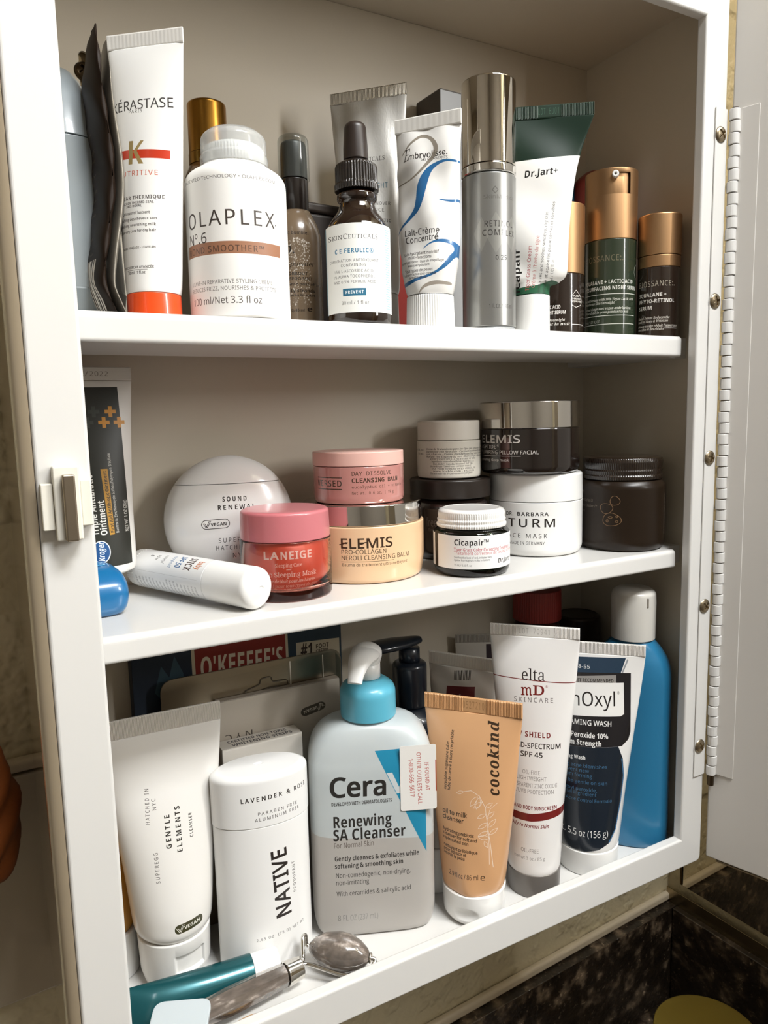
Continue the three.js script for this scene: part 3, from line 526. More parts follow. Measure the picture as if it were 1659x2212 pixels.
{ // crumpled cream tube
  const t = thing('moisturising_cream_tube', 'crumpled white metal cream tube with blue ribbon print and a ribbed white cap', 'tube', [0.0032, TS, -0.0315], -52);
  const S = new Sheet(800, 1800, '#e9e7e3', { cx: 921, cx2: 930, hw: 75, yt: 262, yb: 645, k: -0.2, k2: -0.06 });
  S.brush([[867, 336, 2], [888, 310, 5], [910, 294, 7], [931, 299, 8], [945, 319, 11], [941, 338, 10], [930, 353, 8], [913, 374, 6], [896, 387, 4], [855, 402, 2.5]], '#8f867a');
  S.brush([[998, 345, 4], [984, 345, 4.5], [968, 347, 5], [950, 355, 8], [936, 367, 13], [925, 388, 19], [919, 410, 23], [917, 432, 21], [912, 452, 15], [896, 472, 8], [878, 489, 5], [861, 505, 3]], '#28669a');
  S.brush([[960, 431, 2], [974, 432, 4], [985, 431, 5], [996, 427, 5]], '#28669a');
  S.brush([[931, 537, 1.5], [944, 527, 3], [960, 520, 5], [978, 519, 8], [990, 525, 9], [992, 538, 8], [985, 553, 8], [975, 571, 7], [962, 584, 5], [945, 594, 5], [923, 602, 6], [900, 610, 8], [877, 614, 8]], '#28669a');
  S.brush([[923, 630, 2], [935, 617, 6], [955, 609, 8], [980, 608, 6]], '#9a9186');
  S.t('E', 871, 340, 886, 336, 28, { w: 'italic', f: serif, c: '#29231f' }).t('mbryolisse.', 886, 343, 973, 327, 13, { c: '#29231f', bold: 0.03 }).t('Les HYDRATANTS', 915, 347, 973, 340, 5.5, { c: '#29231f' });
  S.t('Lait-Crème', 884, 505, 963, 496, 13, { c: '#2b2622', bold: 0.02 }).t('Concentré', 887, 520, 962, 511, 13, { c: '#2b2622', bold: 0.02 });
  S.rows([['Soin hydratant nutritif', 882, 963, 547, { cap: 6.5 }], ['multi-fonctions', 896, 949, 556, { cap: 6.5 }], ['Crème hydratante - Base de maquillage', 873, 974, 565], ['Masque hydratant', 896, 946, 573], ['Tous types de peaux', 888, 953, 584, { cap: 6 }], ['Tolérance testée sous contrôle', 883, 959, 592], ['dermatologique', 899, 940, 599]], 5, { c: '#3b3531', bold: 0.03 });
  const dent = (x, y, f) => f ? 0.0011 * Math.sin(y * 160 + x * 130 + 1) * Math.cos(x * 190 - y * 60) + 0.0006 * Math.sin(y * 420 - x * 300) * Math.cos(y * 77) : 0.0004 * Math.sin(y * 200);
  part('tube', loft([{ y: 0.0178, a: 0.0124, b: 0.0124 }, { y: 0.024, a: 0.014, b: 0.0136 }, { y: 0.045, a: 0.0168, b: 0.0118 }, { y: 0.07, a: 0.0172, b: 0.0085 }, { y: 0.09, a: 0.0178, b: 0.005 }, { y: 0.1035, a: 0.0185, b: 0.0012 }], { w: 0.0188, y0: 0.0146, y1: 0.1073, dent, n: 70 }), printed(S, 0.28, { clearcoat: 0.4, clearcoatRoughness: 0.15 }), t);
  part('crimp_seal', crimp(0.0185, 0.1035, 0.111, { d: 0.00004, n: 12, t: 0.0009 }), mat(0xdedbd5, 0.3), t);
  part('cap', lathe([[0, 0], [0.0133, 0, 0.0006], [0.0127, 0.0174, 0.0006], [0, 0.0175]], { ribs: [62, 0.00055, 0.0122], seg: 248 }), M.white, t, 'ribbed white cap');
}
{ // silver pump
  const t = thing('retinol_pump_bottle', 'tall cylindrical silver pump bottle with a polished chrome cap', 'pump bottle', [0.0425, TS, -0.031], -36.8);
  const S = new Sheet(1000, 1100, '#9c9c99', { cx: 1055.5, hw: 58, yt: 370, yb: 708, round: true });
  S.g.globalAlpha = 0.22; S.poly([[1046, 500], [1070, 455], [1094, 500], [1070, 545]], '#dcdcd8').poly([[1080, 500], [1104, 462], [1112, 500], [1104, 540]], '#dcdcd8').poly([[1024, 500], [1040, 465], [1058, 500], [1040, 540]], '#dcdcd8'); S.g.globalAlpha = 1;
  S.line([[1069, 402], [1063, 409], [1069, 416], [1075, 409]], 2.4, '#7d7c79', true);
  S.t('SkinMedica', 1044, 423, 1107, 423, 8.5, { c: '#868581' });
  S.t('RETINOL', 1045, 481, 1105, 481, 12.5, { ls: 0.08, c: '#474543' }).t('COMPLEX', 1041, 500, 1108, 500, 12.5, { ls: 0.08, c: '#474543' }).t('0.25', 1069, 554, 1093, 554, 9.5, { c: '#3a3836', ls: 0.05, bold: 0.03 }).t('1 Fl. Oz. / 29.6 ml', 1055, 660, 1103, 660, 9.5, { c: '#4a4846' });
  part('body', lathe([[0, 0.0018], [0.015, 0.0018, 0.0006], [0.015, 0.083, 0.0012], [0.0132, 0.0833], [0, 0.0834]], { y0: 0.0007, y1: 0.0829, seg: 96 }), new THREE.MeshPhysicalMaterial({ color: 0xffffff, map: S.tex(), metalness: 0.75, roughness: 0.3 }), t);
  part('foot', lathe([[0, 0], [0.0145, 0, 0.0003], [0.0145, 0.0017], [0, 0.0017]]), mat(0xd6d8d8, 0.2, { transmission: 0.5, thickness: 0 }), t);
  part('ring', lathe([[0, 0.0835], [0.0143, 0.0835, 0.0002], [0.0151, 0.0841, 0.0003], [0.0151, 0.0878, 0.0003], [0.0143, 0.0882, 0.0002], [0, 0.0882]]), M.chrome, t, 'chrome collar ring');
  part('cap', lathe([[0, 0.0884], [0.0149, 0.0884, 0.0004], [0.0149, 0.1328, 0.0009], [0, 0.1331]], { seg: 120 }), metal(0xcfc8bd, 0.06), t, 'polished chrome cap');
}
{ // dark green and white tube
  const t = thing('grass_cream_tube', 'bent white cream tube with a dark green upper third and white cap', 'tube', [0.0715, TS, -0.0285], -36);
  const S = new Sheet(900, 1500, '#e4e2de', { cx: 1163, cx2: 1150, hw: 112, yt: 250, yb: 640, k: -0.07, k2: 0 });
  S.poly([[1000, 240], [1300, 240], [1300, 328], [1250, 334], [1200, 341], [1150, 347], [1100, 351], [1000, 352]], '#15271c');
  S.poly([[1000, 650], [1300, 650], [1300, 618], [1190, 606], [1160, 616], [1100, 622], [1000, 622]], '#2b5a40');
  S.t('Dr.Jart+', 1141, 377, 1211, 369, 14.5, { w: 'bold', c: '#221f1d', skew: 0.16 });
  S.t('Cicapair', 1117, 650, 1120, 535, 13, { w: 'bold', c: '#221f1d' });
  S.t('Tiger Grass Cream', 1138, 628, 1147, 531, 7.5, { c: '#a8434a' }).t("Crème à l'herbe du tigre", 1150, 622, 1164, 510, 7, { c: '#b8736f' });
  S.t('Moisturizes and soothes sensitive, dry skin', 1160, 640, 1185, 457, 6, { c: '#3a3633' }).t('Hydrate et apaise les peaux sèches et sensibles', 1172, 640, 1200, 435, 6, { c: '#3a3633' }).t('50 ml / 1.69 fl. oz.', 1188, 620, 1192, 562, 6, { c: '#3a3633' });
  const dent = (x, y, f) => (f ? 0.0008 * Math.sin(y * 150 + x * 90) + 0.002 * Math.exp(-(((y - 0.036) / 0.008) ** 2)) * Math.sin(x * 180) : 0);
  part('tube', loft([{ y: 0.0211, a: 0.0102, b: 0.0102 }, { y: 0.0262, a: 0.0106, b: 0.0103, x: 0.0002 }, { y: 0.0285, a: 0.0145, b: 0.0105, x: 0.0016 }, { y: 0.0335, a: 0.0186, b: 0.0108, x: 0.0014 }, { y: 0.05, a: 0.0194, b: 0.0088, x: 0.0013 }, { y: 0.08, a: 0.021, b: 0.006, x: 0.0022 }, { y: 0.1, a: 0.0232, b: 0.0036, x: 0.0042 }, { y: 0.1185, a: 0.0268, b: 0.0009, x: 0.0073 }], { w: 0.0305, y0: 0.0196, y1: 0.1201, dent, n: 80 }), printed(S, 0.42, { specularIntensity: 0.35 }), t);
  part('crimp_seal', crimp(0.0268, 0.1185, 0.1255, { x: 0.0073, n: 64, d: 0.0003, plain: [0.42, 0.66] }), stamped('#1c3024', '#3f5a4a', 'LOT EU01', 430, 660), t, 'dark green ridged seal');
  part('cap', lathe([[0, 0], [0.0105, 0, 0.0006], [0.0103, 0.0209, 0.0006], [0, 0.021]]), M.whiteGloss, t, 'white screw cap');
}
function serum(pos, yaw, label, S, bodyC, dims, pump) {
  const t = thing('serum_pump_bottle', label, 'pump bottle', pos, yaw), [r, h1, h2] = dims;
  part('body', lathe([[0, 0], [r, 0, 0.0012], [r, h1, 0.0004], [0, h1]], { y0: 0, y1: h1 }), printed(S, 0.16, { clearcoat: 0.5 }), t);
  part('cap', lathe([[0, h1 + 0.0002], [r * 1.01, h1 + 0.0002, 0.0004], [r * 1.01, h2, 0.0012], [0, h2 + 0.0002]]), M.bronze, t, 'bronze metal cap');
  return t;
}
{
  const a = new Sheet(800, 500, '#241a14', { cx: 1206, hw: 57, yt: 590, yb: 734, round: true });
  a.t('SQUALANE + LACTIC ACID', 1150, 664, 1214, 664, 8, { w: 'bold', c: '#e6e2dc' }).t('RESURFACING NIGHT SERUM', 1150, 676, 1225, 676, 8, { w: 'bold', c: '#e6e2dc' });
  a.rows([['Transforms Skin Overnight', 1150, 1223, 693], ['peau pendant la nuit', 1150, 1233, 702]], 6, { w: 'italic bold', f: serif, c: '#d8d4cd' }).line([[1237, 703], [1261, 703]], 1.4, '#e6e2dc');
  a.line([[1246, 627], [1255, 640], [1258, 650], [1255, 660], [1246, 665], [1237, 660], [1235, 650], [1238, 638]], 1.3, '#dcd8d0', true).rows([['PLANT', 1240, 1253, 640], ['DERIVED', 1238, 1255, 646], ['SQUALANE', 1237, 1256, 652]], 4, { w: 'bold', c: '#dcd8d0' });
  serum([0.1193, TS, -0.0605], -42, 'almost black serum bottle with bronze cap, leftmost of the three, partly behind the white cap', a, 0, [0.017, 0.0401, 0.0833]);
  const b = new Sheet(900, 800, '#2c3527', { cx: 1318, hw: 55, yt: 515, yb: 737, round: true });
  b.t('BIOSSANCE:.', 1266, 557, 1346, 557, 13, { c: '#6b6450', ls: 0.06 });
  b.t('SQUALANE + LACTIC ACID', 1267, 609, 1365, 609, 8.5, { w: 'bold', c: '#d9d8d0' }).t('RESURFACING NIGHT SERUM', 1267, 623, 1371, 623, 8.5, { w: 'bold', c: '#d9d8d0' });
  b.bar(1264, 636, 1371, 637.4, '#d9d8d0').bar(1264, 684, 1369, 685.4, '#d9d8d0').bar(1264, 703, 1369, 704.4, '#d9d8d0');
  b.rows([['Facial Serum with 10% Vegan Lactic Acid', 1267, 1366, 648], ['Transforms Skin Overnight', 1267, 1328, 656], ['Sérum visage avec vegan acide lactique', 1267, 1362, 668], ['10% exfolie la peau pendant la nuit', 1267, 1357, 676]], 5.5, { w: 'italic bold', f: serif, c: '#c9c8be' }).t('30 mL / 1.01 FL. OZ.', 1267, 697, 1299, 697, 6, { c: '#c9c8be' });
  b.line([[1373, 566], [1369, 576], [1368, 588], [1370, 598], [1374, 606]], 1.4, '#b9b8ae');
  const t2 = serum([0.1561, TS, -0.0505], -45.6, 'dark green serum bottle with an uncapped bronze pump, middle of the three', b, 0, [0.0164, 0.0624, 0.063]);
  // open pump head in place of a cap: a sleeve with a notch, the plunger and a white spout
  t2.remove(t2.children[1]);
  const R = 0.0166, y0 = 0.0626, y1 = 0.1055, ga = rad(18), gb = rad(44);
  const sleeve = mergeGeometries([
    lathe([[R - 0.0009, y0], [R, y0, 0.0003], [R, y0 + 0.027], [R - 0.0009, y0 + 0.027]], { seg: 80 }),
    lathe([[R - 0.0009, y0 + 0.027], [R, y0 + 0.027], [R, y1, 0.0006], [R - 0.0009, y1, 0.0004], [R - 0.0009, y0 + 0.027]], { a0: gb, a1: PI * 2 + rad(4), seg: 80 }),
    lathe([[R - 0.0009, y1 - 0.003], [R, y1 - 0.003], [R, y1, 0.0006], [R - 0.0009, y1, 0.0004], [R - 0.0009, y1 - 0.003]], { a0: rad(4), a1: gb, seg: 16 }),
    lathe([[R - 0.0009, y0 + 0.027], [R, y0 + 0.027], [R, y1 - 0.006], [R - 0.0009, y1 - 0.006], [R - 0.0009, y0 + 0.027]], { a0: rad(4), a1: rad(26), seg: 8 }),
  ]);
  const head = part('pump_sleeve', sleeve, M.bronze, t2, 'bronze pump sleeve with a notch');
  part('plunger', lathe([[0, y0], [R - 0.0016, y0], [R - 0.0016, y1 - 0.0012, 0.0006], [0, y1 - 0.001]], { seg: 60 }), M.bronze, t2);
  const sp = part('spout', lathe([[0.0008, 0], [0.0021, 0, 0.0004], [0.0021, 0.0035, 0.0008], [0.0008, 0.0035, 0.0004], [0.0008, 0.001]], { seg: 24 }), M.white, t2, 'white spout');
  sp.rotation.x = PI / 2; sp.rotation.z = -rad(0); sp.position.set(Math.sin(rad(9)) * R * 0.93, y1 - 0.0045, Math.cos(rad(9)) * R * 0.93);
  const c = new Sheet(700, 600, '#271c15', { cx: 1423, hw: 45, yt: 575, yb: 733, round: true });
  c.t('BIOSSANCE:.', 1383, 612, 1456, 612, 12, { c: '#a39b8c', ls: 0.05 });
  c.t('SQUALANE +', 1384, 637, 1440, 637, 8.5, { w: 'bold', c: '#dedad3' }).t('PHYTO-RETINOL', 1384, 651, 1456, 651, 8.5, { w: 'bold', c: '#dedad3' }).t('SERUM', 1384, 666, 1411, 666, 8.5, { w: 'bold', c: '#dedad3' });
  c.rows([['Facial Serum Reduces the', 1383, 1447, 689], ['Look of Lines & Wrinkles', 1383, 1444, 696.5], ["Sérum visage réduit l'apparence", 1383, 1462, 707], ['des rides et des ridules', 1383, 1436, 714.5]], 5.5, { w: 'italic bold', f: serif, c: '#c9c4bb' }).bar(1437, 713, 1462, 714.4, '#dedad3');
  const t3 = serum([0.1785, TS, -0.0298], -48.9, 'short dark brown serum bottle with bronze cap, rightmost of the three', c, 0, [0.0132, 0.0438, 0.044]);
  t3.remove(t3.children[1]);
  part('collar', lathe([[0, 0.044], [0.0132, 0.044, 0.0003], [0.0132, 0.0512, 0.0005], [0, 0.0513]]), M.bronze, t3);
  part('cap', lathe([[0, 0.0515], [0.0134, 0.0515, 0.0004], [0.0135, 0.077, 0.0014], [0, 0.0773]]), M.bronze, t3, 'bronze metal cap');
}
{
  const t = thing('travel_bottle', 'small clear bottle with a blue cap behind the serum bottles', 'bottle', [0.1573, TS, -0.099]);
  part('body', lathe([[0, 0], [0.0105, 0, 0.001], [0.0105, 0.09, 0.004], [0.0075, 0.098], [0, 0.0985]]), mat(0x5d625e, 0.1, { transmission: 0.4, thickness: 0 }), t);
  part('cap', lathe([[0, 0.0987], [0.0092, 0.0987, 0.0005], [0.0092, 0.1195, 0.0025], [0, 0.1212]]), mat(0x1f5f7d, 0.35), t, 'blue cap');
  const u = thing('red_capped_bottle', 'bottle with a dull red domed cap behind the green serum bottle', 'bottle', [0.1785, TS, -0.088]);
  part('body', lathe([[0, 0], [0.0155, 0, 0.001], [0.0155, 0.085, 0.004], [0.01, 0.092], [0, 0.0922]]), mat(0x5d2a22, 0.3), u);
  part('cap', lathe([[0, 0.0924], [0.0165, 0.0924, 0.0005], [0.0165, 0.113, 0.007], [0.006, 0.121, 0.004], [0, 0.1215]]), mat(0x8a2f24, 0.4), u, 'dull red cap');
}
// ------------------------------------------------------------------ lower shelf
const MS = 0.2005;
{ // ointment tube
  const t = thing('ointment_tube', 'white ointment tube with a dark green panel and orange crosses behind the left stile', 'tube', [-0.169, MS, -0.0855], 0);
  const S = new Sheet(640, 1400, '#dedbd5', { cx: 210, cx2: 212, hw: 91, yt: 822, yb: 1240, k: 0.005, k2: -0.05 });
  S.poly([[60, 838], [269, 836], [271, 1000], [273, 1150], [273, 1203], [60, 1215]], '#25261f');
  const plus = (x, y, r, c) => { S.bar(x - r, y - r * 0.34, x + r, y + r * 0.34, c); S.bar(x - r * 0.34, y - r, x + r * 0.34, y + r, c); };
  plus(251, 887, 11, '#c98a2c'); plus(237, 909, 11, '#c98a2c'); plus(267, 909, 11, '#c98a2c'); plus(219, 887, 11, '#3a3d36'); plus(206, 909, 11, '#3d403a'); plus(190, 887, 10, '#33352f');
  S.poly([[222, 1004], [236, 1004], [240, 1139], [230, 1140]], '#b9882c');
  S.t('Ointment', 219, 1140, 217, 1068, 13, { w: 'bold', c: '#eceae5' }).t('Triple Antibiotic', 203, 1140, 199, 1015, 13, { w: 'bold', c: '#eceae5' });
  S.t('First Aid Antibiotic Ointment', 236, 1136, 229, 1008, 7, { w: 'bold', c: '#2a2318' }).t('Bacitracin Zinc/Neomycin Sulfate/Polymyxin B Sulfate', 246, 1137, 240, 972, 5.5, { c: '#d9d6cf' }).t('NET WT 1 OZ (28g)', 266, 1136, 265, 1070, 7, { c: '#d9d6cf' });
  { const g = S.g, q = S.P(211, 1174), r = S.sx(17); g.beginPath(); g.ellipse(q[0], q[1], r, r * 1.25, 0, 0, 7); g.fillStyle = '#1c4f86'; g.fill(); g.lineWidth = r * 0.12; g.strokeStyle = '#e9eef2'; g.stroke(); }
  S.t('Kroger', 211, 1194, 211, 1154, 12, { w: 'bold italic', c: '#e9eef2' });
  part('tube', loft([{ y: 0.0135, a: 0.0085, b: 0.0085 }, { y: 0.0155, a: 0.0155, b: 0.0135 }, { y: 0.02, a: 0.0185, b: 0.014 }, { y: 0.05, a: 0.0188, b: 0.0115 }, { y: 0.08, a: 0.02, b: 0.0075 }, { y: 0.1, a: 0.0212, b: 0.004 }, { y: 0.1135, a: 0.0222, b: 0.0009 }], { w: 0.0228, y0: 0.0115, y1: 0.1138 }), printed(S, 0.48), t);
  const C = new Sheet(512, 80, '#d6d2ca', { cx: 256, hw: 256, yt: 0, yb: 80 }); C.t('L447 12/2022', 60, 40, 385, 40, 28, { f: mono, c: '#8b857b' });
  part('crimp_seal', planarUV(rbox(0.0446, 0.0068, 0.0016, 0.0006, 0, 0.1171, 0), -0.0223, 0.0223, 0.1137, 0.1205), printed(C, 0.4), t);
  part('cap', lathe([[0, 0], [0.0098, 0, 0.0006], [0.0096, 0.0128, 0.0006], [0, 0.0134]]), M.white, t);
}
{ // blue case
  const t = thing('floss_case', 'glossy blue rounded plastic case at the left end of the lower shelf', 'case', [-0.1772, MS, -0.0602], 4);
  const S = new Sheet(256, 256, '#0f7fb4', { cx: 128, hw: 128, yt: 0, yb: 256 }); S.t('Oral care', 60, 120, 228, 112, 34, { w: 'italic', f: serif, c: '#cfe6f0' });
  const g = loft([{ y: 0, a: 0.0115, b: 0.0112, e: 5 }, { y: 0.0015, a: 0.0138, b: 0.0135, e: 5 }, { y: 0.005, a: 0.0156, b: 0.015, e: 5 }, { y: 0.0105, a: 0.0163, b: 0.0152, e: 5 }, { y: 0.0155, a: 0.0158, b: 0.0143, e: 5, z: -0.0006 }, { y: 0.0195, a: 0.0142, b: 0.0118, e: 5, z: -0.0024 }, { y: 0.0222, a: 0.0112, b: 0.0088, e: 4.5, z: -0.0042 }, { y: 0.0228, a: 0.0085, b: 0.0062, e: 4, z: -0.0048 }]);
  part('shell', planarUV(g, -0.0155, 0.0155, 0.013, -0.016, 'x', 'z'), mat(0x07659a, 0.34, { clearcoat: 0.7, clearcoatRoughness: 0.15 }), t);
  part('lid_print', planarUV(rbox(0.016, 0.0004, 0.009, 0.0002, 0, 0.0231, -0.0045), -0.008, 0.008, 0, -0.009, 'x', 'z'), printed(S, 0.3, { clearcoat: 0.7 }), t);
}
{ // stick lying down: axis along local z, foot of the cap towards the viewer
  const A = new THREE.Vector3(-0.1458, MS + 0.0128, -0.0985), B = new THREE.Vector3(-0.1052, MS + 0.0107, -0.0185), L = A.distanceTo(B);
  const t = thing('lotion_stick', 'white twist-up stick lying on its side in front of the round egg-shaped jar', 'stick', A.toArray());
  t.lookAt(B); const turn = new THREE.Group();
  const rot = (g) => { g.rotateX(PI / 2); return g; };
  // the stick's own rows run along its length: rows of the sheet are heights
  part('base_ring', rot(lathe([[0, 0], [0.0101, 0, 0.0006], [0.0106, 0.006, 0.0003], [0, 0.0061]], { ribs: [40, 0.0005, 0.0098], seg: 160 })), M.white, t, 'ribbed turning base');
  const W = new Sheet(1200, 900, '#e9e9e8', { cx: 0, hw: 1, yt: 0, yb: 1 });
  const g = W.g, put = (s, x, y, size, c, wgt) => { g.fillStyle = c; g.font = `${wgt || 'bold'} ${size}px sans-serif`; g.textAlign = 'center'; g.fillText(s, x, y); };
  put('baby', 300, 120, 90, '#c2703f'); put('STICK', 290, 250, 120, '#43302a'); put('SPF 50', 280, 370, 100, '#2b5f92'); put('pure & mild', 300, 450, 56, '#2b5f92', 'italic'); put('mineral', 280, 560, 62, '#4a4a4c', 'italic'); put('0.5 oz', 280, 650, 50, '#4a4a4c'); put('e', 260, 740, 80, '#4a4a4c');
  for (let i = 0; i < 18; i++) put('zinc oxide, aqua, glycerin, helianthus'.slice(i % 6, 18 + i % 9), 850, 80 + i * 46, 30, '#55565a', 'normal');
  g.strokeStyle = '#b7b5b2'; g.lineWidth = 4; g.beginPath(); g.moveTo(600, 40); g.lineTo(600, 860); g.stroke();
  part('barrel', rot(lathe([[0, 0.0062], [0.0104, 0.0062, 0.0003], [0.0104, L * 0.66, 0.0003], [0, L * 0.66]], { y0: 0.0062, y1: L * 0.66 })), printed(W, 0.3, { clearcoat: 0.3 }), t, 'printed white barrel');
  part('cap', rot(lathe([[0, L * 0.66 + 0.0002], [0.0104, L * 0.66 + 0.0002, 0.0003], [0.0106, L - 0.001, 0.0035], [0.0018, L + 0.0012, 0.0004], [0.0012, L + 0.0006, 0.0003], [0, L + 0.0006]])), M.white, t, 'plain white cap');
  t.rotateZ(rad(-100));
}
{ // egg-shaped jar on its edge
  const t = thing('egg_jar', 'white egg-shaped round jar standing on its edge, printed with black capitals', 'jar', [-0.0962, MS, -0.0925], -10);
  const S = new Sheet(1100, 1100, '#efeeec', { cx: 497, hw: 139, yt: 987, yb: 1268, k: -0.02, k2: -0.06 });
  const o = { w: 'bold', ls: 0.22, c: '#2a2625' };
  S.t('SOUND', 477, 1078, 529, 1077, 10, o).t('RENEWAL', 466, 1096, 546, 1094, 10, o).t('MADE ON', 512, 1125, 556, 1124, 6, o).t('earth', 514, 1138, 540, 1137, 7, { c: '#2a2625' });
  S.pill(461, 1131, 57, 19, -0.03, null, 'VEGAN', '#2a2625', '#2a2625');
  const o2 = { ls: 0.22, c: '#3a3635' }; S.t('SUPEREGG', 465, 1167, 543, 1164, 10, o2).t('HATCHED IN', 459, 1184, 546, 1180, 10, o2).t('NYC', 493, 1201, 523, 1199, 10, o2);
  const R = 0.0365, prof = (a, b) => { const p = []; for (let i = 0; i <= 26; i++) { const th = lerp(a, b, i / 26); p.push([R * Math.cos(th), R + R * Math.sin(th)]); } return p; };
  const seam = Math.asin(0.0211 / R), cut = -1.38, up = (p) => p.map(([x, y]) => [Math.max(0, x), y - (R + R * Math.sin(cut))]);
  const m = printed(S, 0.2, { clearcoat: 0.6, clearcoatRoughness: 0.08 });
  const b = lathe(up([[0, R + R * Math.sin(cut)], ...prof(cut, seam - 0.008), [R * Math.cos(seam) - 0.0006, R + R * Math.sin(seam)], [0, R + R * Math.sin(seam)]]), { sz: 0.4, seg: 96 });
  part('body', planarUV(b, -R, R, -R * (1 + Math.sin(cut)) + 0, 2 * R - R * (1 + Math.sin(cut))), m, t);
  part('lid', lathe(up([[0, R + R * Math.sin(seam) + 0.0003], [R * Math.cos(seam) - 0.0006, R + R * Math.sin(seam) + 0.0003], ...prof(seam + 0.012, PI / 2)]), { sz: 0.4, seg: 96 }), mat(0xefeeec, 0.2, { clearcoat: 0.6, clearcoatRoughness: 0.08 }), t, 'white domed lid');
}
{ // lip mask jar
  const t = thing('lip_mask_jar', 'red-orange lip mask jar with a frosted pink lid, in front of the egg-shaped jar', 'jar', [-0.0802, MS, -0.0468], -20.8);
  const S = new Sheet(1100, 500, '#d4553a', { cx: 620, hw: 92, yt: 1178, yb: 1285, round: true });
  const wh = '#f4e9e4', it = { w: 'italic', f: serif, c: '#f1d9d0' };
  S.t('L', 573, 1201, 585, 1201, 16, { c: wh, bold: 0.06 }).t('A', 588, 1201, 604, 1201, 16, { c: wh, bold: 0.06 }).t('NEIGE', 607, 1201, 672, 1201, 16, { c: wh, bold: 0.05, ls: 0.08 });
  S.t('Sleeping Care', 596, 1222, 652, 1222, 7.5, { f: serif, c: wh }).bar(619, 1231, 629, 1232.2, wh).t('Lip Sleeping Mask', 572, 1242, 680, 1242, 10.5, { f: serif, c: wh });
  S.t('Masque de Nuit pour les Lèvres', 566, 1256, 676, 1256, 7, it).t('All skin types | pour tous types de peaux', 542, 1268, 690, 1268, 7, it).t('Net wt. 0.70 oz. / 20 g', 584, 1280, 662, 1280, 7, { c: wh, bold: 0.03 });
  part('inner_cup', lathe([[0, 0.0045], [0.0195, 0.0045, 0.004], [0.0224, 0.011], [0.0224, 0.03], [0, 0.0301]], { y0: 0.0041, y1: 0.0295 }), printed(S, 0.35), t, 'orange cup inside');
  part('outer_shell', lathe([[0, 0], [0.0238, 0, 0.0015], [0.0241, 0.004, 0.001], [0.0241, 0.0304, 0.0006], [0.02265, 0.0304], [0.02265, 0.0105, 0.003], [0.0195, 0.0043, 0.002], [0, 0.0043]]), mat(0xfff2ee, 0.03, { transmission: 1, thickness: 0.002, ior: 1.42, attenuationColor: 0xe58f7c, attenuationDistance: 0.03 }), t, 'clear outer shell with a thick base');
  part('lid', lathe([[0, 0.0306], [0.0236, 0.0306, 0.0004], [0.0232, 0.0448, 0.0012], [0.021, 0.0457], [0, 0.0454]]), mat(0xdb8288, 0.32, { transmission: 0.25, thickness: 0, clearcoat: 0.5 }), t, 'frosted pink lid');
}
{ // balm jar with chrome lid and pink jar on it
  const t = thing('cleansing_balm_jar', 'wide peach balm jar with a chrome lid carrying the small pink jar', 'jar', [-0.0228, MS, -0.069], -26.9);
  const S = new Sheet(1400, 420, '#e4bf98', { cx: 785, hw: 134, yt: 1145, yb: 1255, round: true });
  const k = '#3c2a1e';
  S.t('ELEMIS', 737, 1174, 846, 1174, 21, { c: k, bold: 0.03 }).line([[736, 1177], [744, 1175], [749, 1172], [754, 1172.5]], 2, k).line([[776, 1177], [784, 1175], [789, 1172], [794, 1172.5]], 2, k);
  S.t('PRO-COLLAGEN', 739, 1192, 833, 1192, 9.5, { c: k }).t('NEROLI CLEANSING BALM', 739, 1205, 880, 1205, 9.5, { c: k }).bar(739, 1213, 848, 1213.8, k).t('Baume de traitement ultra-nettoyant', 740, 1220, 876, 1220, 6.5, { c: k });
  part('bowl', lathe([[0, 0], [0.0345, 0, 0.003], [0.0362, 0.012], [0.0362, 0.0322, 0.0008], [0, 0.0323]], { y0: 0.0025, y1: 0.031, seg: 96 }), printed(S, 0.25, { clearcoat: 0.5, clearcoatRoughness: 0.1 }), t);
  part('lid', lathe([[0, 0.0325], [0.0348, 0.0325, 0.0004], [0.0348, 0.0436, 0.0006], [0.034, 0.044], [0, 0.044]], { seg: 120 }), M.chrome, t, 'polished chrome lid');
  const v = thing('pink_balm_jar', 'small pink balm jar stacked on the chrome lid of the peach jar', 'jar', [-0.0262, MS + 0.0442, -0.066], -26.6);
  const Q = new Sheet(1200, 420, '#b98078', { cx: 773, hw: 100, yt: 1009, yb: 1080, round: true });
  Q.bar(686, 1031, 738, 1033, k).bar(686, 1056, 738, 1058, k).t('VERSED', 686, 1044.5, 738, 1044.5, 13, { c: k, bold: 0.03, ls: 0.08 });
  Q.t('DAY DISSOLVE', 758, 1023, 843, 1023, 9, { f: mono, c: k }).t('CLEANSING BALM', 758, 1038, 856, 1038, 9, { f: mono, c: k, bold: 0.06 }).t('eucalyptus oil + vitamin E', 758, 1052, 868, 1052, 6, { f: mono, c: k }).t('Net wt. 0.6 oz. | 19 g', 758, 1065, 847, 1065, 6.5, { f: mono, c: k });
  part('bowl', lathe([[0, 0], [0.0258, 0, 0.0015], [0.0264, 0.003, 0.001], [0.0264, 0.0207, 0.0005], [0, 0.0208]], { y0: 0.0026, y1: 0.0208, seg: 90 }), printed(Q, 0.16, { clearcoat: 0.8, clearcoatRoughness: 0.05 }), v);
  part('lid', lathe([[0, 0.021], [0.0264, 0.021, 0.0004], [0.0264, 0.0288, 0.0008], [0, 0.0293]], { seg: 90 }), mat(0xdcb0a4, 0.4), v, 'matt pale pink lid');
}
